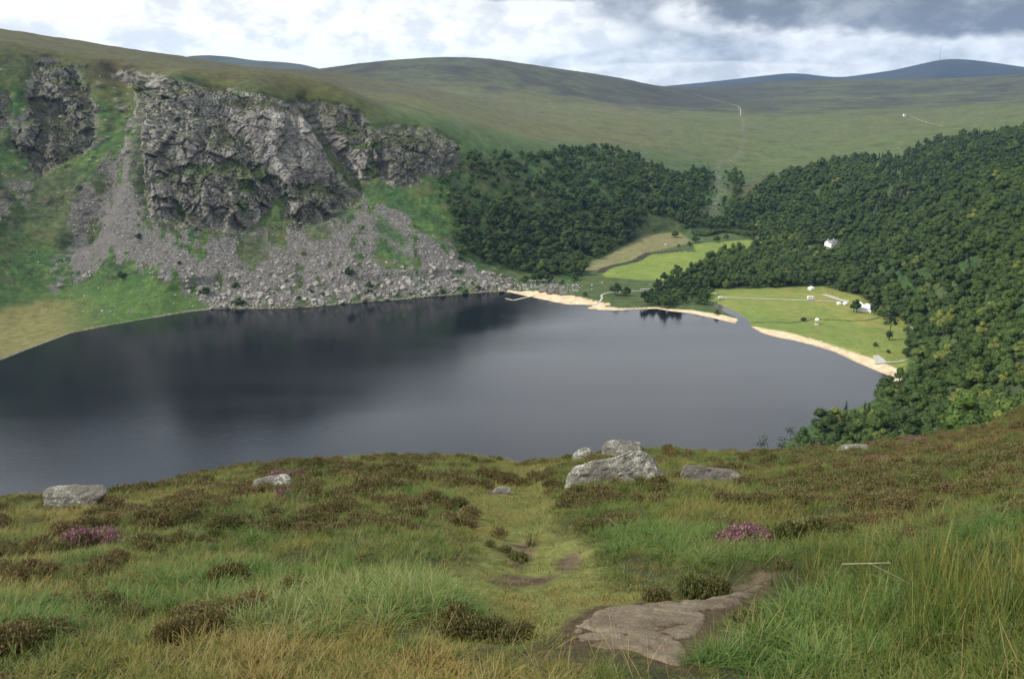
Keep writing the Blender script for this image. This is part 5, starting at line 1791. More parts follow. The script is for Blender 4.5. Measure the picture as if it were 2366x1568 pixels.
hut(1300, 702, 0.95, 0.25, 'leftmost grey thatched hut behind the beach, lowest of the row')
hut(1321, 706, 1.10, 0.5, 'second grey thatched hut from the left behind the beach')
hut(1336, 707, 0.95, 0.9, 'third grey thatched hut from the left, with a steep roof end')
hut(1349, 710, 1.0, 0.35, 'rightmost grey thatched hut behind the beach')
x, y, z = P0(1206 * S_, 702 * S_, 0.5)
o = thing('boathouse', 'small dark boat shelter on posts at the water left of the beach', 'boathouse', (x - 1, y + 1, 0), 0.2)
add('roof', MB().poly([(-3, -2, 2.0), (3, -2, 2.0), (3, 0, 3.1), (-3, 0, 3.1), (-3, 2, 2.0), (3, 2, 2.0)], [(0, 1, 2, 3), (3, 2, 5, 4)]).mesh('roof'), M_thatch, parent=o)
add('wall', MB().box(-2.6, 2.6, 1.5, 1.7, 0, 2.2).mesh('wall'), M_post, parent=o)
for a in (-2.5, 2.5):
    for b in (-1.6, 1.6):
        add('post', MB().tube((a, b, -1), (a, b, 2.1), 0.14, 0.14, 6).mesh('post'), M_post, parent=o)
x, y, z = P0(1443 * S_, 731 * S_, 0.5)
o = thing('stone_pier', 'pale flat stone quay at the end of the beach by the small inlet', 'pier', (x, y, 0), -0.12)
add('slab', MB().box(-6, 9, -1.2, 1.2, -0.6, 0.75).mesh('slab'), M_dry, parent=o)
add('plank_walk', MB().box(9.0, 16, -0.6, 0.6, 0.45, 0.6).mesh('plank_walk'), M_wood, parent=o)
x, y, z = P0(1540 * S_, 697 * S_, 1.5)
o = thing('footbridge', 'small footbridge carrying the pale path over the river by the thicket', 'bridge', (x + 4, y, 2.6), 0.05)
add('deck', MB().box(-6, 6, -0.9, 0.9, 0.2, 0.4).mesh('deck'), M_wood, parent=o)
for y_ in (-0.9, 0.9):
    add('railing', MB().box(-6, 6, y_ - 0.05, y_ + 0.05, 1.2, 1.3).box(-6, -5.9, y_ - 0.05, y_ + 0.05, 0.4, 1.2).box(5.9, 6, y_ - 0.05, y_ + 0.05, 0.4, 1.2).box(-0.05, 0.05, y_ - 0.05, y_ + 0.05, 0.4, 1.2).mesh('railing'), M_post, parent=o)

# pale boulders between the huts and the field
for px, py, s_, lab in [(1375, 685, 2.4, 'largest of the pale rocks on the grass above the beach, left group'), (1382, 682, 1.6, 'pale rock touching the largest pale rock above the beach'), (1420, 683, 1.9, 'pale rounded rock in the middle of the grass above the beach'),
                        (1420, 693, 1.4, 'small pale rock below the rounded one on the grass above the beach'), (1444, 676, 1.3, 'small brownish rock near the field edge above the two dark trees'), (1265, 690, 2.3, 'squarish white rock at the back of the beach left of the huts'), (1244, 693, 1.8, 'flat pale rock at the left end of the beach'),
                        (1558, 681, 1.2, 'small white stone at the edge of the thicket near the field'), (1596, 593, 2.6, 'grey rock outcrop beside the trees at the far left of the bright field')]:
    x, y, z = P0(px * S_, py * S_, 3)
    o = add('boulder', ROCKM[int(px) % 5], label=lab, cat='boulder', loc=(x, y, z + 0.3), rot=(0.1, 0.1, px * 0.7))
    o.scale = (s_, s_, s_ * 0.75); o['tint'] = 0.9

# ---------------------------------------------------------------- near hillside
def near_hit(px, py):
    th, t = ray(px, py)
    th = np.atleast_1d(th); t = np.atleast_1d(t)
    R = np.exp(np.linspace(math.log(1.5), math.log(75), 900))
    out = []
    for a, b in zip(th, t):
        g = near_z(np.full(R.shape, a), R) - (EYE - b * R)
        k = int(np.argmax(g >= 0)) if (g >= 0).any() else int(np.argmin(np.abs(g)))
        out.append((R[k] * math.sin(a), R[k] * math.cos(a)))
    return np.array(out)


def dens(pxs, step=40):
    q = []
    for i in range(len(pxs)):
        a = pxs[i]; b = pxs[(i + 1) % len(pxs)]
        k = max(1, int(math.hypot(b[0] - a[0], b[1] - a[1]) / step))
        q += [(a[0] + (b[0] - a[0]) * j / k, a[1] + (b[1] - a[1]) * j / k) for j in range(k)]
    return near_hit(*zip(*q))


PATH = dens([(1000, 1490), (1100, 1430), (1040, 1350), (1090, 1270), (1075, 1210), (1062, 1150), (1150, 1105), (1150, 1062), (1245, 1056), (1290, 1066), (1262, 1110), (1290, 1160), (1290, 1210), (1380, 1260), (1430, 1340), (1560, 1362), (1600, 1372), (1400, 1400), (1290, 1470), (1180, 1500)])
SLAB = dens([(1282, 1478), (1315, 1438), (1400, 1400), (1500, 1382), (1600, 1374), (1680, 1352), (1770, 1330), (1800, 1340), (1760, 1370), (1715, 1400), (1680, 1430), (1650, 1455), (1622, 1500), (1605, 1560), (1540, 1548), (1440, 1515), (1380, 1515), (1300, 1502)], 20)
PEAT = [dens(p, 15) for p in [[(1165, 1262), (1210, 1235), (1240, 1235), (1230, 1262), (1200, 1300), (1170, 1290)], [(1285, 1280), (1320, 1262), (1340, 1275), (1325, 1298), (1290, 1300)], [(1120, 1322), (1180, 1310), (1290, 1308), (1260, 1326), (1170, 1338)],
                              [(1105, 1122), (1180, 1118), (1185, 1132), (1130, 1135)], [(1160, 1056), (1205, 1056), (1200, 1066), (1165, 1066)], [(1620, 1415), (1710, 1398), (1680, 1440), (1650, 1450)], [(1555, 1480), (1650, 1468), (1640, 1520), (1580, 1500)], [(1690, 1340), (1760, 1322), (1790, 1330), (1700, 1352)]]]
PINK = near_hit([205, 235, 180, 330, 640, 668, 672, 1725, 1742, 2120, 2090, 2005, 2040, 1960, 2150, 1850, 2000, 90], [1252, 1246, 1262, 1128, 1108, 1104, 1168, 1240, 1246, 1022, 1022, 1030, 1070, 1026, 1012, 1030, 1080, 1150])


BOULD_C = near_hit([1420, 1430, 1340, 1640, 170, 625, 1970, 1160], [1115, 1052, 1062, 1110, 1188, 1122, 1054, 1132])


def near_relief(x, y):
    """small relief of the near ground, 0 on the trodden path"""
    r = np.hypot(x, y)
    f = smoothstep(58, 46, r)
    p = smoothstep(0.9, -0.5, poly_sd(x, y, PATH))
    s = smoothstep(0.35, -0.1, poly_sd(x, y, SLAB))
    b = 0.34 * fbm(x / 3.4, y / 3.4, 0 * x + 2, 3) + 0.16 * np.abs(fbm(x / 1.1, y / 1.1, 0 * x + 5, 2)) + 0.045 * fbm(x / 0.3, y / 0.3, 0 * x, 2)
    b = b * np.clip(r / 9, 0.35, 1.2)
    d = b * f * (0.25 + 0.75 * p) * s - 0.12 * (1 - p) * f * smoothstep(3, 6, r)
    for q_, (bx_, by_) in enumerate(BOULD_C):
        if q_ in (4, 6):
            continue
        w_ = smoothstep(2.4, 1.0, np.hypot(x - bx_, (y - by_) * 0.8))
        d = d * (1 - w_) - 0.10 * w_
    return d


def near_ground(x, y):
    x = np.asarray(x, float); y = np.asarray(y, float)
    return land_z(x, y, shore=False) + near_relief(x, y)


tht = np.linspace(-1.15, 1.15, 460)
rt = np.exp(np.linspace(math.log(0.9), math.log(61.5), 420))
TT, RR = np.meshgrid(tht, rt, indexing='ij')
NX = RR * np.sin(TT); NY = RR * np.cos(TT)
NZ = near_ground(NX, NY)
NZ = np.where(RR > 59, NZ - 0.05 * (RR - 59), NZ)
pn = poly_sd(NX + 0.15 * fbm(NX / 0.4, NY / 0.4, 0 * NX, 2), NY, PATH)
m1 = fbm(NX / 2.5, NY / 2.5, 0 * NX, 4); m2_ = fbm(NX / 0.5, NY / 0.5, 0 * NX + 3, 3)
nc = mixc(C(0.034, 0.040, 0.014), C(0.048, 0.040, 0.020), smoothstep(-0.2, 0.3, m1))
nc = mixc(nc, mixc(C(0.140, 0.145, 0.042), C(0.100, 0.115, 0.032), smoothstep(-0.2, 0.3, m2_)), smoothstep(-0.2, 0.25, pn) * 0.9)
pt = multi_sd(NX + 0.1 * m2_, NY + 0.1 * m2_, PEAT, 3)
nc = mixc(nc, mixc(C(0.110, 0.080, 0.048), C(0.05, 0.034, 0.020), smoothstep(-0.2, 0.3, m2_)), smoothstep(-0.10, 0.08, pt))
nc = mixc(nc, C(0.060, 0.042, 0.022), smoothstep(-0.06, 0.06, poly_sd(NX, NY, SLAB)))
ii = np.arange(NX.size).reshape(NX.shape)
q = np.stack([ii[:-1, :-1], ii[1:, :-1], ii[1:, 1:], ii[:-1, 1:]], 2).reshape(-1, 4)
me = mesh_np('hillside', np.stack([NX, NY, NZ], 2).reshape(-1, 3), q, True, {'albedo': np.clip(nc, 0.01, 1).reshape(-1, 3)})


def near_ground_material():
    m, T = mat_new('turf_and_peat')
    at = T.n('ShaderNodeAttribute', attribute_name='albedo')
    geo = T.n('ShaderNodeNewGeometry').outputs['Position']
    n = T.noise(geo, 9.0, 5.0, 0.7)
    n2_ = T.noise(geo, 45.0, 3.0, 0.7)
    k = T.math('ADD', T.smooth(n, 0.3, 0.7, 0.7, 1.25), T.smooth(n2_, 0.3, 0.7, -0.2, 0.2))
    kk = T.n('ShaderNodeCombineXYZ', {'X': k, 'Y': k, 'Z': k}).outputs[0]
    c = T.mix(1.0, at.outputs['Color'], kk, 'MULTIPLY')
    nrm = T.n('ShaderNodeBump', {'Height': T.math('ADD', n, T.math('MULTIPLY', n2_, 0.5)), 'Strength': 0.7, 'Distance': 0.04}).outputs[0]
    bsdf_out(T, c, 0.92, nrm, 0.12)
    return m


add('hillside', me, near_ground_material(), kind='structure', label='rough grassy hillside dropping away in front of the lake')


# ---------------------------------------------------------------- lichened rock
def lichen_material(name, base, pale, dark, lich, scale=1.0, lichen=0.5):
    m, T = mat_new(name)
    geo = T.n('ShaderNodeNewGeometry').outputs['Position']
    a = T.noise(geo, 1.6 * scale, 6.0, 0.65)
    b = T.noise(geo, 7.0 * scale, 5.0, 0.7, 0.5)
    c_ = T.noise(geo, 28.0 * scale, 4.0, 0.7)
    col = T.mix(T.smooth(a, 0.35, 0.65), base, pale)
    col = T.mix(T.smooth(c_, 0.35, 0.7, 0, 0.5), col, dark)
    d_ = T.noise(geo, 13.0 * scale, 5.0, 0.75, 1.0)
    sp = T.math('ADD', T.math('MULTIPLY', a, 0.5), T.math('MULTIPLY', d_, 0.75))
    col = T.mix(T.smooth(sp, 0.66, 0.74, 0, lichen * 1.8 if lichen < 0.5 else 0.9), col, lich)
    col = T.mix(T.smooth(b, 0.60, 0.72, 0, 0.8), col, dark)
    h = T.math('ADD', T.math('MULTIPLY', b, 1.0), T.math('MULTIPLY', c_, 0.35))
    nrm = T.n('ShaderNodeBump', {'Height': h, 'Strength': 0.8, 'Distance': 0.06}).outputs[0]
    bsdf_out(T, col, 0.9, nrm, 0.15)
    return m


M_lich = lichen_material('lichened_granite', (0.125, 0.112, 0.095), (0.19, 0.185, 0.15), (0.040, 0.035, 0.032), (0.40, 0.40, 0.34))
M_slab = lichen_material('worn_bedrock', (0.125, 0.096, 0.064), (0.18, 0.142, 0.094), (0.055, 0.043, 0.033), (0.21, 0.18, 0.135), 1.5, 0.3)


BOULD = []


def outline_boulder(name, pxs, dist, depth, label, sink=0.25, seed=0, lean=0.35):
    """solid boulder from a traced outline: front face, swelling middle, smaller back"""
    import bmesh
    th, t = ray(*zip(*pxs))
    BOULD.append((dist * math.tan(th.min()), dist * math.tan(th.max()), dist, depth))
    fr_ = np.stack([dist * np.tan(th), np.full(len(th), dist), EYE - t * dist / np.cos(th)], 1)
    zmin = fr_[:, 2].min(); zmax = fr_[:, 2].max(); cx = fr_[:, 0].mean()
    hh = zmax - zmin
    R = np.random.default_rng(seed)
    pts = []
    for y_, k, up in ((0.0, 0.88, 0.0), (0.22 * depth, 1.0, 0.0), (0.6 * depth, 0.94, 0.0), (depth, 0.68, -0.1)):
        thc = th.mean(); tb_ = t.max()
        for a_, t_, p in zip(th, t, fr_):
            rel = (p[2] - zmin) / hh
            aa = thc + (a_ - thc) * k; tt = tb_ + (t_ - tb_) * (k + up)
            dd = dist + y_ + lean * rel * depth * (1 if y_ == 0 else 0.3)
            pts.append((dd * math.tan(aa), dd, EYE - tt * dd / math.cos(aa) - (sink if rel < 0.25 else 0)))
    bm = bmesh.new()
    for p in pts:
        bm.verts.new(p)
    r_ = bmesh.ops.convex_hull(bm, input=bm.verts)
    bmesh.ops.delete(bm, geom=[e for e in r_['geom_interior'] if isinstance(e, bmesh.types.BMVert)], context='VERTS')
    bmesh.ops.triangulate(bm, faces=bm.faces)
    for it in range(4):
        L = [e for e in bm.edges if e.calc_length() > 0.16]
        if not L:
            break
        bmesh.ops.subdivide_edges(bm, edges=L, cuts=1, use_grid_fill=False)
        bmesh.ops.triangulate(bm, faces=bm.faces)
    for it in range(1):
        bmesh.ops.smooth_vert(bm, verts=bm.verts, factor=0.45, use_axis_x=True, use_axis_y=True, use_axis_z=True)
    bm.normal_update()
    co = np.array([v.co[:] for v in bm.verts]); no = np.array([v.normal[:] for v in bm.verts])
    d = 0.06 * fbm(co[:, 0] * 1.6 + seed, co[:, 1] * 1.6, co[:, 2] * 1.6, 3) + 0.04 * (ridged(co[:, 0] * 3.5, co[:, 1] * 3.5, co[:, 2] * 6 + seed, 3) - 0.6)
    d *= min(1.6, max(0.5, hh * 1.6))
    co = co + no * d[:, None]
    for v, p in zip(bm.verts, co):
        v.co = p
    me = bpy.data.meshes.new(name); bm.to_mesh(me); bm.free()
    base = Vector((cx, dist + depth / 2, zmin))
    me.transform(__import__('mathutils').Matrix.Translation(-base))
    me.polygons.foreach_set('use_smooth', [False] * len(me.polygons))
    return add(name, me, M_lich, label=label, cat='boulder', loc=base)


def dist_at(px, py):
    p = near_hit([px], [py])[0]
    return float(p[1])


outline_boulder('boulder', [(1300, 1112), (1306, 1098), (1325, 1078), (1360, 1066), (1420, 1053), (1465, 1040), (1482, 1037), (1500, 1044), (1520, 1068), (1545, 1103), (1538, 1122), (1400, 1128), (1320, 1128)], dist_at(1420, 1122), 1.3, 'big grey lichen-spotted boulder with a sloping top, largest on the hillside', seed=1)
outline_boulder('boulder', [(1388, 1046), (1390, 1028), (1400, 1017), (1425, 1014), (1452, 1018), (1480, 1020), (1485, 1028), (1482, 1042)], dist_at(1430, 1058), 1.1, 'pale boulder half hidden in grass behind the biggest boulder', seed=2)
outline_boulder('boulder', [(1318, 1062), (1322, 1048), (1335, 1038), (1352, 1031), (1364, 1033), (1368, 1050), (1350, 1062)], dist_at(1340, 1072), 0.8, 'small pale stone left of the grass-topped boulder near the brow', seed=3)
outline_boulder('boulder', [(1571, 1116), (1572, 1082), (1582, 1071), (1605, 1073), (1650, 1080), (1700, 1087), (1720, 1099), (1715, 1112), (1640, 1120)], dist_at(1640, 1112), 1.0, 'long low grey boulder with white lichen to the right of the biggest one', seed=4)
outline_boulder('boulder', [(97, 1160), (99, 1136), (112, 1124), (165, 1121), (238, 1119), (250, 1128), (247, 1142), (180, 1156)], dist_at(170, 1180), 1.2, 'flat-topped square grey boulder on the left skyline of the hillside', seed=5, sink=0.5)
outline_boulder('boulder', [(576, 1122), (585, 1106), (610, 1101), (640, 1095), (662, 1093), (674, 1104), (672, 1118)], dist_at(625, 1124), 0.9, 'small pale rock with pink heather on it near the left brow', seed=6)
outline_boulder('boulder', [(1925, 1040), (1940, 1028), (1975, 1024), (2005, 1025), (2012, 1034), (1990, 1042)], dist_at(1970, 1048), 1.0, 'flat white stone among pink heather on the right brow', seed=7)
outline_boulder('boulder', [(1135, 1135), (1140, 1126), (1165, 1121), (1182, 1126), (1180, 1134)], dist_at(1160, 1132), 0.35, 'small flat stone lying on the trodden path', sink=0.1, seed=8)
# worn bedrock slab lower right
x0, y0 = SLAB.min(0) - 0.15; x1, y1 = SLAB.max(0) + 0.15
ng = 230
GX, GY = np.meshgrid(np.linspace(x0, x1, ng), np.linspace(y0, y1, ng), indexing='ij')
sds = poly_sd(GX + 0.06 * fbm(GX / 0.3, GY / 0.3, 0 * GX, 3), GY + 0.06 * fbm(GX / 0.3, GY / 0.3, 0 * GX + 4, 3), SLAB)
GZ = near_ground(GX, GY) + 0.085 * smoothstep(-0.02, 0.16, sds) - 0.06
u_s = GX * 0.8 + GY * 0.35
GZ += smoothstep(0.0, 0.1, sds) * (0.030 * fbm(u_s / 0.8, GY / 0.5, 0 * GX, 4) - 0.045 * smoothstep(0.62, 0.95, ridged(GX / 0.75 + GY * 0.5, GY / 0.38, 0 * GX + 3, 2)) + 0.014 * fbm(GX / 0.14, GY / 0.10, 0 * GX, 3))
_pp = multi_sd(GX + 0.07 * fbm(GX / 0.15, GY / 0.15, 0 * GX, 3), GY, PEAT[5:], 1)
GZ -= 0.12 * smoothstep(-0.03, 0.05, _pp)
iq = np.arange(ng * ng).reshape(ng, ng)
fq = np.stack([iq[:-1, :-1], iq[1:, :-1], iq[1:, 1:], iq[:-1, 1:]], 2).reshape(-1, 4)
kq = (sds.reshape(-1)[fq] > -0.06).any(1)
us, inv = np.unique(fq[kq], return_inverse=True)
VV = np.stack([GX, GY, GZ], 2).reshape(-1, 3)[us]
cen = VV.mean(0)
add('bedrock_slab', mesh_np('bedrock_slab', VV - cen, inv.reshape(-1, 4), True), M_slab, label='flat worn slab of brown bedrock beside the path in the lower right', cat='rock slab', loc=tuple(cen))


# ---------------------------------------------------------------- grass, rushes and heather
def blade_mesh(name, seed, n, radius, length, width, lean, curl, segs=3, droop=0.0, mat=None, base_up=0.0):
    R = np.random.default_rng(seed)
    a0 = R.uniform(0, 2 * PI, n); q0 = np.sqrt(R.uniform(0, 1, n)) * radius
    bx = np.cos(a0) * q0; by = np.sin(a0) * q0
    dirn = a0 + R.normal(size=n) * 0.9
    L = length * R.uniform(0.55, 1.15, n)
    ln = np.abs(lean + R.normal(size=n) * lean * 0.6)
    cv = curl * R.uniform(0.3, 1.5, n)
    side = dirn + PI / 2 + R.normal(size=n) * 0.5
    vs = []; 
    tipf = []; rnd = R.uniform(0, 1, n)
    x = bx.copy(); y = by.copy(); z = np.full(n, -0.04 + base_up)
    ang = ln.copy()
    sl = L / segs
    rows = []
    for k in range(segs + 1):
        f = k / segs
        w = width * (1 - f) ** 0.7 * 0.5 * R.uniform(0.8, 1.2, n)
        if k < segs:
            rows.append((np.stack([x - np.cos(side) * w, y - np.sin(side) * w, z], 1), np.stack([x + np.cos(side) * w, y + np.sin(side) * w, z], 1)))
        else:
            rows.append((np.stack([x, y, z], 1),))
        ang = ang + cv / segs
        x = x + np.cos(dirn) * np.sin(ang) * sl; y = y + np.sin(dirn) * np.sin(ang) * sl; z = z + np.cos(ang) * sl
    V_ = []; tf = []
    for k, rw in enumerate(rows):
        for p in rw:
            V_.append(p); tf.append(np.full(n, k / segs))
    m = len(V_)
    V_ = np.stack(V_, 1).reshape(-1, 3); tf = np.stack(tf, 1).reshape(-1); rn = np.repeat(rnd, m)
    b = np.arange(n) * m
    qs = []
    for k in range(segs - 1):
        qs.append(np.stack([b + 2 * k, b + 2 * k + 1, b + 2 * k + 3, b + 2 * k + 2], 1))
    t3 = np.stack([b + 2 * (segs - 1), b + 2 * (segs - 1) + 1, b + 2 * segs], 1)
    me = mesh_np(name, V_, [np.concatenate(qs), t3] if qs else t3, False, {'tipf': tf, 'rnd': rn})
    if mat:
        me.materials.append(mat)
    return me


def blade_material(name, cols, tipc, tipw=0.5, trans=0.25):
    """cols: colours for tint 0, 0.5 and 1"""
    m, T = mat_new(name)
    tint = T.n('ShaderNodeAttribute', attribute_name='tint', attribute_type='INSTANCER').outputs['Fac']
    tf = T.n('ShaderNodeAttribute', attribute_name='tipf').outputs['Fac']
    rn = T.n('ShaderNodeAttribute', attribute_name='rnd').outputs['Fac']
    t2 = T.math('ADD', tint, T.math('MULTIPLY', T.math('SUBTRACT', rn, 0.5), 0.45))
    c = T.mix(T.smooth(t2, 0.0, 0.5), cols[0], cols[1])
    c = T.mix(T.smooth(t2, 0.5, 1.0), c, cols[2])
    c = T.mix(T.math('MULTIPLY', T.smooth(tf, 0.3, 1.0), T.math('MULTIPLY', tipw, T.math('ADD', rn, 0.3))), c, tipc)
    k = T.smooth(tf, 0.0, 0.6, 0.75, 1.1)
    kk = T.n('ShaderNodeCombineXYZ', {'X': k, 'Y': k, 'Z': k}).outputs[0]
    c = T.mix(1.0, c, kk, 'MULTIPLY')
    d = T.n('ShaderNodeBsdfPrincipled', {'Base Color': c, 'Roughness': 0.55, 'Specular IOR Level': 0.25})
    tr = T.n('ShaderNodeBsdfTranslucent', {'Color': c})
    mx_ = T.n('ShaderNodeMixShader', {0: trans, 1: d.outputs[0], 2: tr.outputs[0]})
    T.n('ShaderNodeOutputMaterial', {'Surface': mx_.outputs[0]})
    return m


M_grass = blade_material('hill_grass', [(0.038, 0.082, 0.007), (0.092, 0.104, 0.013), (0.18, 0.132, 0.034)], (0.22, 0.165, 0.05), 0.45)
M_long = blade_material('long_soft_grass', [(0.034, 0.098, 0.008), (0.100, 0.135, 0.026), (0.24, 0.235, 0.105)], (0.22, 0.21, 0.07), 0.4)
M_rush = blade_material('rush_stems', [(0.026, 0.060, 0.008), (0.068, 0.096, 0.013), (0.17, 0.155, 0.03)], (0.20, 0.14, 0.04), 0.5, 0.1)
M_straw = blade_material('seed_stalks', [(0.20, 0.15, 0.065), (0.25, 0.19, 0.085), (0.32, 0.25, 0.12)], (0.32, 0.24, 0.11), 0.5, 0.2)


def heather_mesh(name, seed, n, radius, height, mat, bloom=None, per=15):
    R = np.random.default_rng(seed)
    a = R.uniform(0, 2 * PI, n); q = np.sqrt(R.uniform(0, 1, n)) * radius
    H = height * (1 - 0.55 * (q / radius) ** 2) * R.uniform(0.75, 1.15, n)
    V_ = []; rn = []; tf = []; P = []
    base = np.stack([np.cos(a) * q * 0.55, np.sin(a) * q * 0.55, np.full(n, -0.03)], 1)
    top = np.stack([np.cos(a) * q * 1.1, np.sin(a) * q * 1.1, H], 1) + R.normal(size=(n, 3)) * 0.015
    # leaves: small triangles along each sprig, denser to the top
    f = R.uniform(0.25, 1.0, (n, per)) ** 0.6
    c = base[:, None] * (1 - f[..., None]) + top[:, None] * f[..., None] + R.normal(size=(n, per, 3)) * [0.012, 0.012, 0.008]
    c = c.reshape(-1, 3); m = len(c)
    d1 = R.normal(size=(m, 3)); d1[:, 2] = np.abs(d1[:, 2]) + 0.6; d1 /= np.linalg.norm(d1, axis=1)[:, None]
    d2 = np.cross(d1, R.normal(size=(m, 3))); d2 /= np.linalg.norm(d2, axis=1)[:, None]
    s = R.uniform(0.012, 0.024, (m, 1))
    tri = np.stack([c - d2 * s * 0.45, c + d2 * s * 0.45, c + d1 * s * 1.6], 1).reshape(-1, 3)
    tfv = np.repeat(f.reshape(-1), 3); rnv = np.repeat(np.repeat(R.uniform(0, 1, n), per), 3)
    F = np.arange(m * 3).reshape(m, 3)
    # stems
    w = 0.0025
    st = np.stack([base + [w, 0, 0], base - [w, 0, 0], top], 1).reshape(-1, 3)
    F2 = np.arange(n * 3).reshape(n, 3) + m * 3
    me = mesh_np(name, np.concatenate([tri, st]), np.concatenate([F, F2]), False, {'tipf': np.concatenate([tfv, np.zeros(n * 3)]), 'rnd': np.concatenate([rnv, np.full(n * 3, 0.5)])})
    me.materials.append(mat)
    if bloom:
        me.materials.append(bloom)
        mi = np.zeros(m + n, np.int32)
        mi[:m] = (f.reshape(-1) > 0.78) & (R.uniform(0, 1, m) < 0.6)
        me.polygons.foreach_set('material_index', mi)
    return me


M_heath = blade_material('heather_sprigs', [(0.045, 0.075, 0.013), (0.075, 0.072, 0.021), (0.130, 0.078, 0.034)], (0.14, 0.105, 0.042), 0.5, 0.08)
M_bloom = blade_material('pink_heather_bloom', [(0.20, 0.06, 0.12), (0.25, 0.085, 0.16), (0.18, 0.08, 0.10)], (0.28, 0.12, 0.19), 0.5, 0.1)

G_SHORT = [blade_mesh('short_turf', 1 + i, 60, 0.17, 0.065, 0.008, 0.7, 0.8, 2, mat=M_grass) for i in range(2)]
G_MID = [blade_mesh('grass_clump', 11 + i, 60, 0.15, 0.19, 0.0085, 0.45, 1.1, 3, mat=M_grass) for i in range(3)]
G_LONG = [blade_mesh('long_grass_clump', 21 + i, 90, 0.13, 0.38, 0.0085, 0.42, 1.8, 4, mat=M_long) for i in range(3)]
G_RUSH = [blade_mesh('rush_clump', 31 + i, 28, 0.13, 0.60, 0.0070, 0.24, 0.22, 3, mat=M_rush) for i in range(2)]
G_SEED = [blade_mesh('seed_stalk_clump', 41 + i, 6, 0.12, 0.34, 0.0045, 0.22, 0.5, 4, mat=M_straw) for i in range(2)]
H_CL = [heather_mesh('heather_clump', 51 + i, 95, 0.20, 0.22, M_heath) for i in range(3)]
H_PINK = [heather_mesh('blooming_heather_clump', 61, 95, 0.20, 0.23, M_heath, M_bloom)]


def srcs(ms):
    return [bpy.data.objects.new(m.name + '_form', m) for m in ms]


def cover_noise(x, y):
    return fbm(x / 2.6, y / 2.6, 0 * x + 11, 3), fbm(x / 7, y / 7, 0 * x + 21, 2), fbm(x / 0.9, y / 0.9, 0 * x + 31, 2)


def uv_of(x, y, z):
    F = y * math.cos(PITCH) + (EYE - z) * math.sin(PITCH)
    return 1182.5 + FV * x / F, 784 + FV * ((EYE - z) * math.cos(PITCH) - y * math.sin(PITCH)) / F


def polar_points(n, r0, r1, power, spread=0.80):
    """points with density falling with distance; power 2 = even, 0 = even in log distance"""
    u = rng.uniform(0, 1, n)
    if power == 0:
        r = r0 * (r1 / r0) ** u
    else:
        r = (r0 ** power + u * (r1 ** power - r0 ** power)) ** (1 / power)
    th = rng.uniform(-spread, spread, n)
    return r * np.sin(th), r * np.cos(th), r, th


def do_scatter(name, x, y, s, idx, tint, ms, label, sz=None, lean=0.12, lift=0.0):
    for bx0, bx1, bd, bdp in BOULD:
        ins = (x > bx0 - 0.05) & (x < bx1 + 0.05) & (y > bd - 0.75) & (y < bd + bdp) & (rng.uniform(size=len(x)) < (0.88 if bx0 > -8 else 0.2))
        s = np.where(ins, s * 0.35, s)
        if sz is not None:
            sz = np.where(ins, sz * 0.35, sz)
    z = near_ground(x, y) + lift
    n_ = len(x)
    rot = np.stack([rng.normal(0, lean, n_), rng.normal(0, lean, n_), rng.uniform(0, 2 * PI, n_)], 1)
    scl = np.stack([s, s, s if sz is None else sz], 1)
    return scatter(name, np.stack([x, y, z], 1), rot, scl, idx, np.clip(tint, 0, 1), srcs(ms), label)


LONGC = [(455, 1380, 1.5), (430, 1340, 1.2), (800, 1395, 1.6), (900, 1370, 1.5), (960, 1400, 1.7), (1080, 1420, 1.3), (740, 1440, 1.3), (60, 1460, 1.5), (650, 1330, 1.1), (1560, 1235, 1.5), (1480, 1270, 1.0), (1690, 1290, 1.2), (1930, 1400, 1.5), (1980, 1470, 1.5), (2230, 1290, 1.5), (1760, 1530, 1.0), (560, 1250, 0.9), (1010, 1200, 1.0), (950, 1160, 0.9)]
LCX = near_hit([a[0] for a in LONGC], [a[1] for a in LONGC]); LCR = np.array([a[2] for a in LONGC])

# anchor fields
x, y, r, th = polar_points(60000, 2.1, 57, 1.15)
pin_ = poly_sd(x, y, PATH); sl_ = poly_sd(x, y, SLAB); pe_ = multi_sd(x, y, PEAT, 3)
c1, c2, c3 = cover_noise(x, y)
u, v = uv_of(x, y, near_ground(x, y))
# heather grows thickest in bands the picture shows: right brow, left middle, scattered close by
hw_ = 0.02 + 0.19 * smoothstep(1650, 1950, u) * smoothstep(1210, 1120, v) + 0.16 * smoothstep(1150, 950, u) * smoothstep(1290, 1200, v) + 0.05 * smoothstep(1300, 1450, v) * smoothstep(1200, 900, u) - 0.25 * smoothstep(1250, 1400, v) * smoothstep(1700, 1800, u) + 0.06 * smoothstep(1300, 1900, u) * smoothstep(1250, 1180, v)
heath = (c1 * 0.65 + 0.75 * c3 + hw_) > 0.23
lcd = np.min(np.hypot(x[:, None] - LCX[None, :, 0], y[:, None] - LCX[None, :, 1]) / (LCR[None] * 0.55), axis=1)
free = (sl_ < 0.0) & (pe_ < 0.03) & ((pin_ < 0.05) | (rng.uniform(size=len(x)) < 0.03))
heath &= (lcd > 0.8) & ~((sl_ > -0.9) & (r < 6.0))
k = free & heath & (rng.uniform(size=len(x)) < 0.5)
hs = (0.45 + 0.5 * rng.uniform(size=len(x))) * np.clip(r / 14, 0.8, 1.3)
ht = np.clip(0.42 + 0.5 * c2 + 0.35 * c3 + 0.10 * smoothstep(1700, 2000, u) * smoothstep(1200, 1100, v) + rng.normal(size=len(x)) * 0.16, 0, 1)
pk = np.min(np.hypot(x[:, None] - PINK[None, :, 0], y[:, None] - PINK[None, :, 1]), axis=1) < np.clip(r * 0.016, 0.10, 0.5)
pk &= rng.uniform(size=len(x)) < 0.5
hid_ = rng.integers(0, 3, len(x)); hid_ = np.where(pk, 3, hid_)
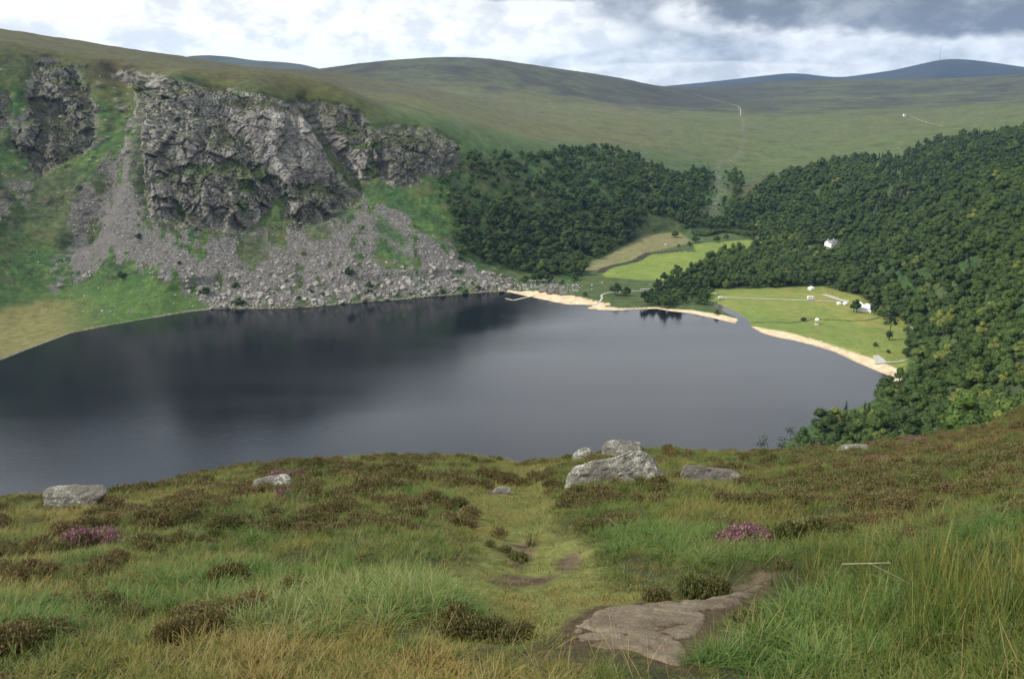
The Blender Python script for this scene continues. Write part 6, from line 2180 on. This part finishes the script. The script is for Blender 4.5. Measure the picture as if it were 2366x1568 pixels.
k |= pk & (sl_ < 0) & (pin_ < 0.1) & (rng.uniform(size=len(x)) < 0.8)
do_scatter('heather', x[k], y[k], hs[k], hid_[k], ht[k], H_CL + H_PINK, 'low brown and green heather covering the hillside in patches', sz=hs[k] * rng.uniform(0.75, 1.15, k.sum()))
# grass between and through the heather
g = free & (~heath | (rng.uniform(size=len(x)) < 0.75)) & (pin_ < 0.1)
gsz = (0.6 + 0.6 * rng.uniform(size=len(x))) * np.clip(r / 14, 0.85, 1.3) * (0.55 + 0.45 * smoothstep(0.0, -0.7, pin_)) * (0.3 + 0.7 * smoothstep(-0.1, -1.1, sl_))
gt = np.clip(0.30 + 0.75 * c2 - 0.45 * c1 + 0.35 * c3 + 0.18 * rng.normal(size=len(x)) + 0.12 * (v > 1300) * (u < 1100), 0, 1)
gi = rng.integers(0, 3, len(x))
do_scatter('grass', x[g], y[g], gsz[g], gi[g], gt[g], G_MID, 'tufty green and straw coloured grass of the hillside', sz=gsz[g] * rng.uniform(0.7, 1.25, g.sum()))
# short turf on the trodden path and in gaps
x2, y2, r2, _t = polar_points(19000, 2.1, 50, 1.1, 0.62)
p2 = poly_sd(x2, y2, PATH)
ok = (p2 > -0.3) & (poly_sd(x2, y2, SLAB) < 0) & ((multi_sd(x2, y2, PEAT, 3) < 0) | (rng.uniform(size=len(x2)) < 0.10))
s2 = rng.uniform(0.8, 1.3, len(x2)) * np.clip(r2 / 12, 0.9, 1.8)
a1_, a2_, a3_ = cover_noise(x2, y2)
do_scatter('short_grass', x2[ok], y2[ok], s2[ok], rng.integers(0, 2, ok.sum()), np.clip(0.62 + 0.5 * a1_ + 0.3 * a3_ + 0.12 * rng.normal(size=len(x2)), 0, 1)[ok], G_SHORT, 'short trodden grass along the path')
# long soft grass in the hollows
lx2, ly2, lt2, ls2 = [], [], [], []
for (cx, cy), rad_, (px_, py_, _r) in zip(LCX, LCR, LONGC):
    nn_ = int(26 * rad_ * rad_)
    a = rng.uniform(0, 2 * PI, nn_); q_ = np.sqrt(rng.uniform(0, 1, nn_)) * rad_ * 0.55
    lx2.append(cx + np.cos(a) * q_ * 1.3); ly2.append(cy + np.sin(a) * q_ * 0.8)
    pale_ = 0.55 if 700 < px_ < 1000 and py_ > 1350 else 0.12
    lt2.append(np.clip(rng.normal(pale_, 0.16, nn_), 0, 1)); ls2.append(rng.uniform(0.5, 0.95, nn_))
lx2, ly2, lt2, ls2 = map(np.concatenate, (lx2, ly2, lt2, ls2))
ex_, ey_, er_, _t = polar_points(1500, 2.4, 30, 1.2)
lx2 = np.concatenate([lx2, ex_]); ly2 = np.concatenate([ly2, ey_]); lt2 = np.concatenate([lt2, rng.uniform(0.1, 0.7, 1500)]); ls2 = np.concatenate([ls2, rng.uniform(0.35, 0.65, 1500)])
ok = (poly_sd(lx2, ly2, PATH) < -0.1) & (poly_sd(lx2, ly2, SLAB) < -0.25)
do_scatter('long_grass', lx2[ok], ly2[ok], ls2[ok], rng.integers(0, 3, ok.sum()), lt2[ok], G_LONG, 'long soft arching grass in the hollows near the viewer', lean=0.22)
# dry seed stalks
sx2, sy2, sr2, _t = polar_points(1900, 2.3, 30, 1.0)
ok = (poly_sd(sx2, sy2, PATH) < 0.0) & (poly_sd(sx2, sy2, SLAB) < -0.05)
do_scatter('dry_stalks', sx2[ok], sy2[ok], rng.uniform(0.55, 1.1, ok.sum()), rng.integers(0, 2, ok.sum()), rng.uniform(0, 1, ok.sum()), G_SEED, 'thin dry grass stalks standing above the turf', lean=0.15)
# rushes on the right
RA = near_hit([1860, 1900, 1950, 1990, 2040, 2080, 2120, 2160, 2200, 2240, 2280, 2320, 2360, 2180, 2240, 2290, 2340, 1830, 1920, 2010, 2060, 2100, 1960, 2380, 2420], [1370, 1340, 1400, 1350, 1420, 1380, 1440, 1390, 1450, 1420, 1470, 1430, 1460, 1500, 1480, 1380, 1390, 1330, 1310, 1320, 1470, 1330, 1460, 1400, 1440])
rx = np.repeat(RA[:, 0], 5) + rng.normal(0, 0.36, len(RA) * 5); ry = np.repeat(RA[:, 1], 5) + rng.normal(0, 0.40, len(RA) * 5)
rtint = np.clip(np.repeat(rng.uniform(0.0, 0.75, len(RA)), 5) + rng.normal(0, 0.12, len(rx)), 0, 1)
rs = rng.uniform(0.7, 1.15, len(rx)) * np.where(rx / ry > 0.52, 0.92, 0.62)
do_scatter('rushes', rx, ry, rs, rng.integers(0, 2, len(rx)), rtint, G_RUSH, 'tall rushes and sedge standing in the lower right', lean=0.10)


# -- single plants one can point at
def plant(name, mesh, px, py, s, tint, label, cat, sz=None, group=None, part='foliage', lean=0.0, n=1, spread=0.0):
    p = near_hit([px], [py])[0]
    x_, y_ = float(p[0]), float(p[1])
    z_ = float(near_ground(np.array([x_]), np.array([y_]))[0])
    if n == 1:
        o = add(name, mesh, label=label, cat=cat, group=group, loc=(x_, y_, z_), rot=(lean, 0, px * 0.37))
        o.scale = (s, s, sz or s); o['tint'] = float(tint)
        return o
    # several sprays joined into one body
    R = np.random.default_rng(int(px + py))
    m = len(mesh.vertices); co = np.empty(m * 3, np.float32); mesh.vertices.foreach_get('co', co); co = co.reshape(-1, 3)
    tf = np.empty(m, np.float32); mesh.attributes['tipf'].data.foreach_get('value', tf)
    rn = np.empty(m, np.float32); mesh.attributes['rnd'].data.foreach_get('value', rn)
    mi = np.empty(len(mesh.polygons), np.int32); mesh.polygons.foreach_get('material_index', mi)
    F = np.array([p_.vertices[:] for p_ in mesh.polygons if len(p_.vertices) == 3]); F4 = np.array([p_.vertices[:] for p_ in mesh.polygons if len(p_.vertices) == 4])
    Vs = []; T3 = []; T4 = []; TF = []; RN = []; MI = []
    for i in range(n):
        a = R.uniform(0, 2 * PI); q_ = math.sqrt(R.uniform()) * spread
        c_, s_ = math.cos(a * 3), math.sin(a * 3)
        k_ = s * R.uniform(0.75, 1.1) * (1 - 0.25 * (q_ / (spread + 1e-6)) ** 2)
        P = np.stack([(co[:, 0] * c_ - co[:, 1] * s_) * k_, (co[:, 0] * s_ + co[:, 1] * c_) * k_, co[:, 2] * k_ * ((sz or s) / s)], 1)
        ox, oy = math.cos(a) * q_, math.sin(a) * q_ * 0.7
        zz = float(near_ground(np.array([x_ + ox]), np.array([y_ + oy]))[0]) - z_
        P += [ox, oy, zz]
        Vs.append(P)
        if len(F): T3.append(F + i * m)
        if len(F4): T4.append(F4 + i * m)
        TF.append(tf); RN.append(np.clip(rn * 0.6 + R.uniform(0, 0.4), 0, 1))
    fl = ([np.concatenate(T3)] if T3 else []) + ([np.concatenate(T4)] if T4 else [])
    me = mesh_np(name, np.concatenate(Vs), fl, False, {'tipf': np.concatenate(TF), 'rnd': np.concatenate(RN)})
    for mt in mesh.materials:
        me.materials.append(mt)
    if len(mesh.materials) > 1 and not T4:
        me.polygons.foreach_set('material_index', np.tile(mi, n))
    o = add(name, me, label=label, cat=cat, group=group, loc=(x_, y_, z_))
    o['tint'] = float(tint)
    return o


plant('rush_tuft', G_RUSH[0], 1222, 1252, 0.62, 0.0, 'upright dark green rush tuft alone in the middle of the path', 'rush', n=3, spread=0.05)
plant('grass_tussock', G_LONG[1], 1340, 1032, 1.5, 0.2, 'spiky green tussock on the skyline left of the pale boulder', 'grass tussock', n=2, spread=0.1)
for px, py, s, sz, n_, sp, t, lab in [
        (1190, 1112, 1.5, 1.7, 14, 0.85, 0.85, 'broad rust-brown heather mound left of the biggest boulder'),
        (1230, 1112, 1.2, 1.3, 4, 0.3, 0.15, 'small dark green heather at the right end of the rust-brown mound'),
        (1095, 1078, 1.5, 1.9, 5, 0.45, 0.35, 'bushy heather at the brow above the rust-brown mound'),
        (1270, 1060, 1.2, 1.1, 4, 0.4, 0.9, 'reddish heather patch on the brow between path and boulders'),
        (940, 1112, 1.7, 1.3, 9, 0.7, 0.1, 'dark green heather spreading left of the path'),
        (1030, 1112, 1.6, 1.2, 7, 0.6, 0.12, 'dark heather between the spreading one and the path'),
        (1200, 1278, 0.75, 0.7, 3, 0.14, 0.1, 'small dark cushion of heather below the rush tuft'),
        (1155, 1262, 0.7, 0.6, 2, 0.12, 0.3, 'tiny heather cushion left of the rush tuft'),
        (1870, 1255, 1.5, 1.9, 6, 0.35, 0.2, 'tall dark heather bush right of the one with pink flowers'),
        (1640, 1362, 1.0, 1.5, 5, 0.16, 0.12, 'very dark heather overhanging the upper edge of the bedrock slab'),
        (1500, 1370, 0.8, 1.0, 2, 0.1, 0.5, 'small brown heather sprig above the bedrock slab'),
        (450, 1470, 1.0, 1.4, 5, 0.22, 0.8, 'brown heather bush in the lower left foreground'),
        (540, 1350, 1.1, 1.6, 4, 0.22, 0.55, 'brown heather standing right of the bright green tussock'),
        (1110, 1470, 1.0, 1.3, 5, 0.25, 0.45, 'dark heather at the bottom behind the drooping green grass'),
        (700, 1215, 1.2, 1.2, 5, 0.4, 0.25, 'low green-brown heather cushion in the middle left'),
        (240, 1215, 1.3, 1.2, 6, 0.5, 0.3, 'dark heather behind the pink flowering clump on the left'),
        (40, 1290, 1.2, 1.4, 5, 0.35, 0.4, 'dark heather at the left edge of the picture'),
        (1400, 1215, 1.1, 1.2, 4, 0.35, 0.45, 'brown-tipped heather below the biggest boulder'),
        (1335, 1127, 1.0, 1.0, 3, 0.25, 0.1, 'small dark heather at the foot of the biggest boulder'),
        (2150, 1140, 1.4, 1.4, 7, 0.55, 0.7, 'rusty heather bush on the right below the brow'),
        (2010, 1120, 1.4, 1.3, 6, 0.5, 0.95, 'reddest heather bush in the right heather bank'),
        (2110, 1045, 1.8, 1.8, 8, 0.9, 0.75, 'dark brown heather mound near the white stone'),
        (1480, 1120, 0.9, 0.8, 3, 0.25, 0.2, 'small green heather growing against the biggest boulder')]:
    plant('heather_bush', H_CL[int(px) % 3], px, py, s * 0.72, t * 0.8, lab, 'heather', sz=sz * 0.72, n=int(n_ * 1.8) + 1, spread=sp * 1.25, group='heather bushes on the hillside')
for px, py, s, n_, sp, lab in [(1730, 1262, 1.15, 5, 0.25, 'dark heather bush with a few bright pink flowers at its top'), (205, 1262, 1.2, 7, 0.5, 'largest clump of pink flowering heather, on the left'), (655, 1112, 1.0, 3, 0.25, 'pink flowering heather growing on the small pale rock'),
                               (332, 1136, 1.1, 3, 0.3, 'small pink flowering heather right of the flat-topped boulder'), (2090, 1030, 1.5, 5, 0.8, 'pink flowering heather on the right brow beyond the white stone')]:
    plant('flowering_heather', H_PINK[0], px, py, s, 0.2, lab, 'heather', n=n_, spread=sp, group='flowering heather clumps')
for px, py, s, n_, sp, t, lab in [(455, 1400, 1.05, 7, 0.25, 0.02, 'bright green tussock standing tall in the lower left'), (900, 1420, 1.1, 9, 0.32, 0.62, 'pale silvery tussock swept over in the lower middle'), (1060, 1450, 1.0, 7, 0.25, 0.05, 'bright green drooping tussock at the lower middle'),
                                  (60, 1490, 1.05, 6, 0.3, 0.0, 'dark green tussock in the lower left corner'), (1560, 1250, 1.2, 8, 0.45, 0.1, 'wide green tussock right of the path above the slab'), (1690, 1545, 0.9, 6, 0.22, 0.15, 'mossy green tussock at the lower right corner of the slab'),
                                  (2240, 1290, 1.3, 8, 0.4, 0.0, 'fresh green tussock among the rushes at the right'), (1930, 1420, 1.25, 9, 0.4, 0.3, 'big green tussock right of the slab'), (1438, 1052, 1.35, 12, 0.55, 0.45, 'yellowish grass mound draped over the pale boulder behind the biggest one')]:
    plant('grass_tussock', G_LONG[int(px) % 3], px, py, s, t, lab, 'grass tussock', n=n_, spread=sp, group='single grass tussocks')
# the fallen pale stalk bent at an angle among the rushes
M_stalk = plain('bleached_stalk', (0.48, 0.42, 0.28), 0.7, 0.1, 20)
p = near_hit([2060], [1400])[0]
dd_ = float(p[1]) - 0.25
def wpt(px, py, d):
    th_, t_ = ray(px, py)
    return Vector((d * math.tan(th_), d, EYE - float(t_) * d / math.cos(th_)))
a_ = wpt(1945, 1302, dd_); b_ = wpt(2056, 1299, dd_ + 0.03); c_ = wpt(2150, 1372, dd_ + 0.12); e_ = wpt(2010, 1301, dd_)
o = thing('broken_stalk', 'bent bleached grass stalk lying across the rushes in the lower right', 'stalk', tuple(a_))
z0 = Vector(a_)
add('stem', MB().tube(a_ - z0, b_ - z0, 0.0026, 0.0020, 5).mesh('stem'), M_stalk, parent=o)
add('stem', MB().tube(e_ - z0, c_ - z0, 0.0030, 0.0018, 5).mesh('stem'), M_stalk, parent=o)

# ---------------------------------------------------------------- air
def haze():
    m = bpy.data.materials.new('thin_air')
    m.use_nodes = True
    T = NT(m.node_tree)
    v = T.n('ShaderNodeVolumePrincipled', {'Color': (0.38, 0.62, 1.0, 1), 'Density': HAZE, 'Anisotropy': 0.1})
    T.n('ShaderNodeOutputMaterial', {'Volume': v.outputs[0]})
    add('haze', MB().box(-11000, 11000, -2500, 12500, -520, 760).mesh('haze'), m, kind='stuff', label='thin pale haze filling the valley air')


HAZE = 0.000030
haze()
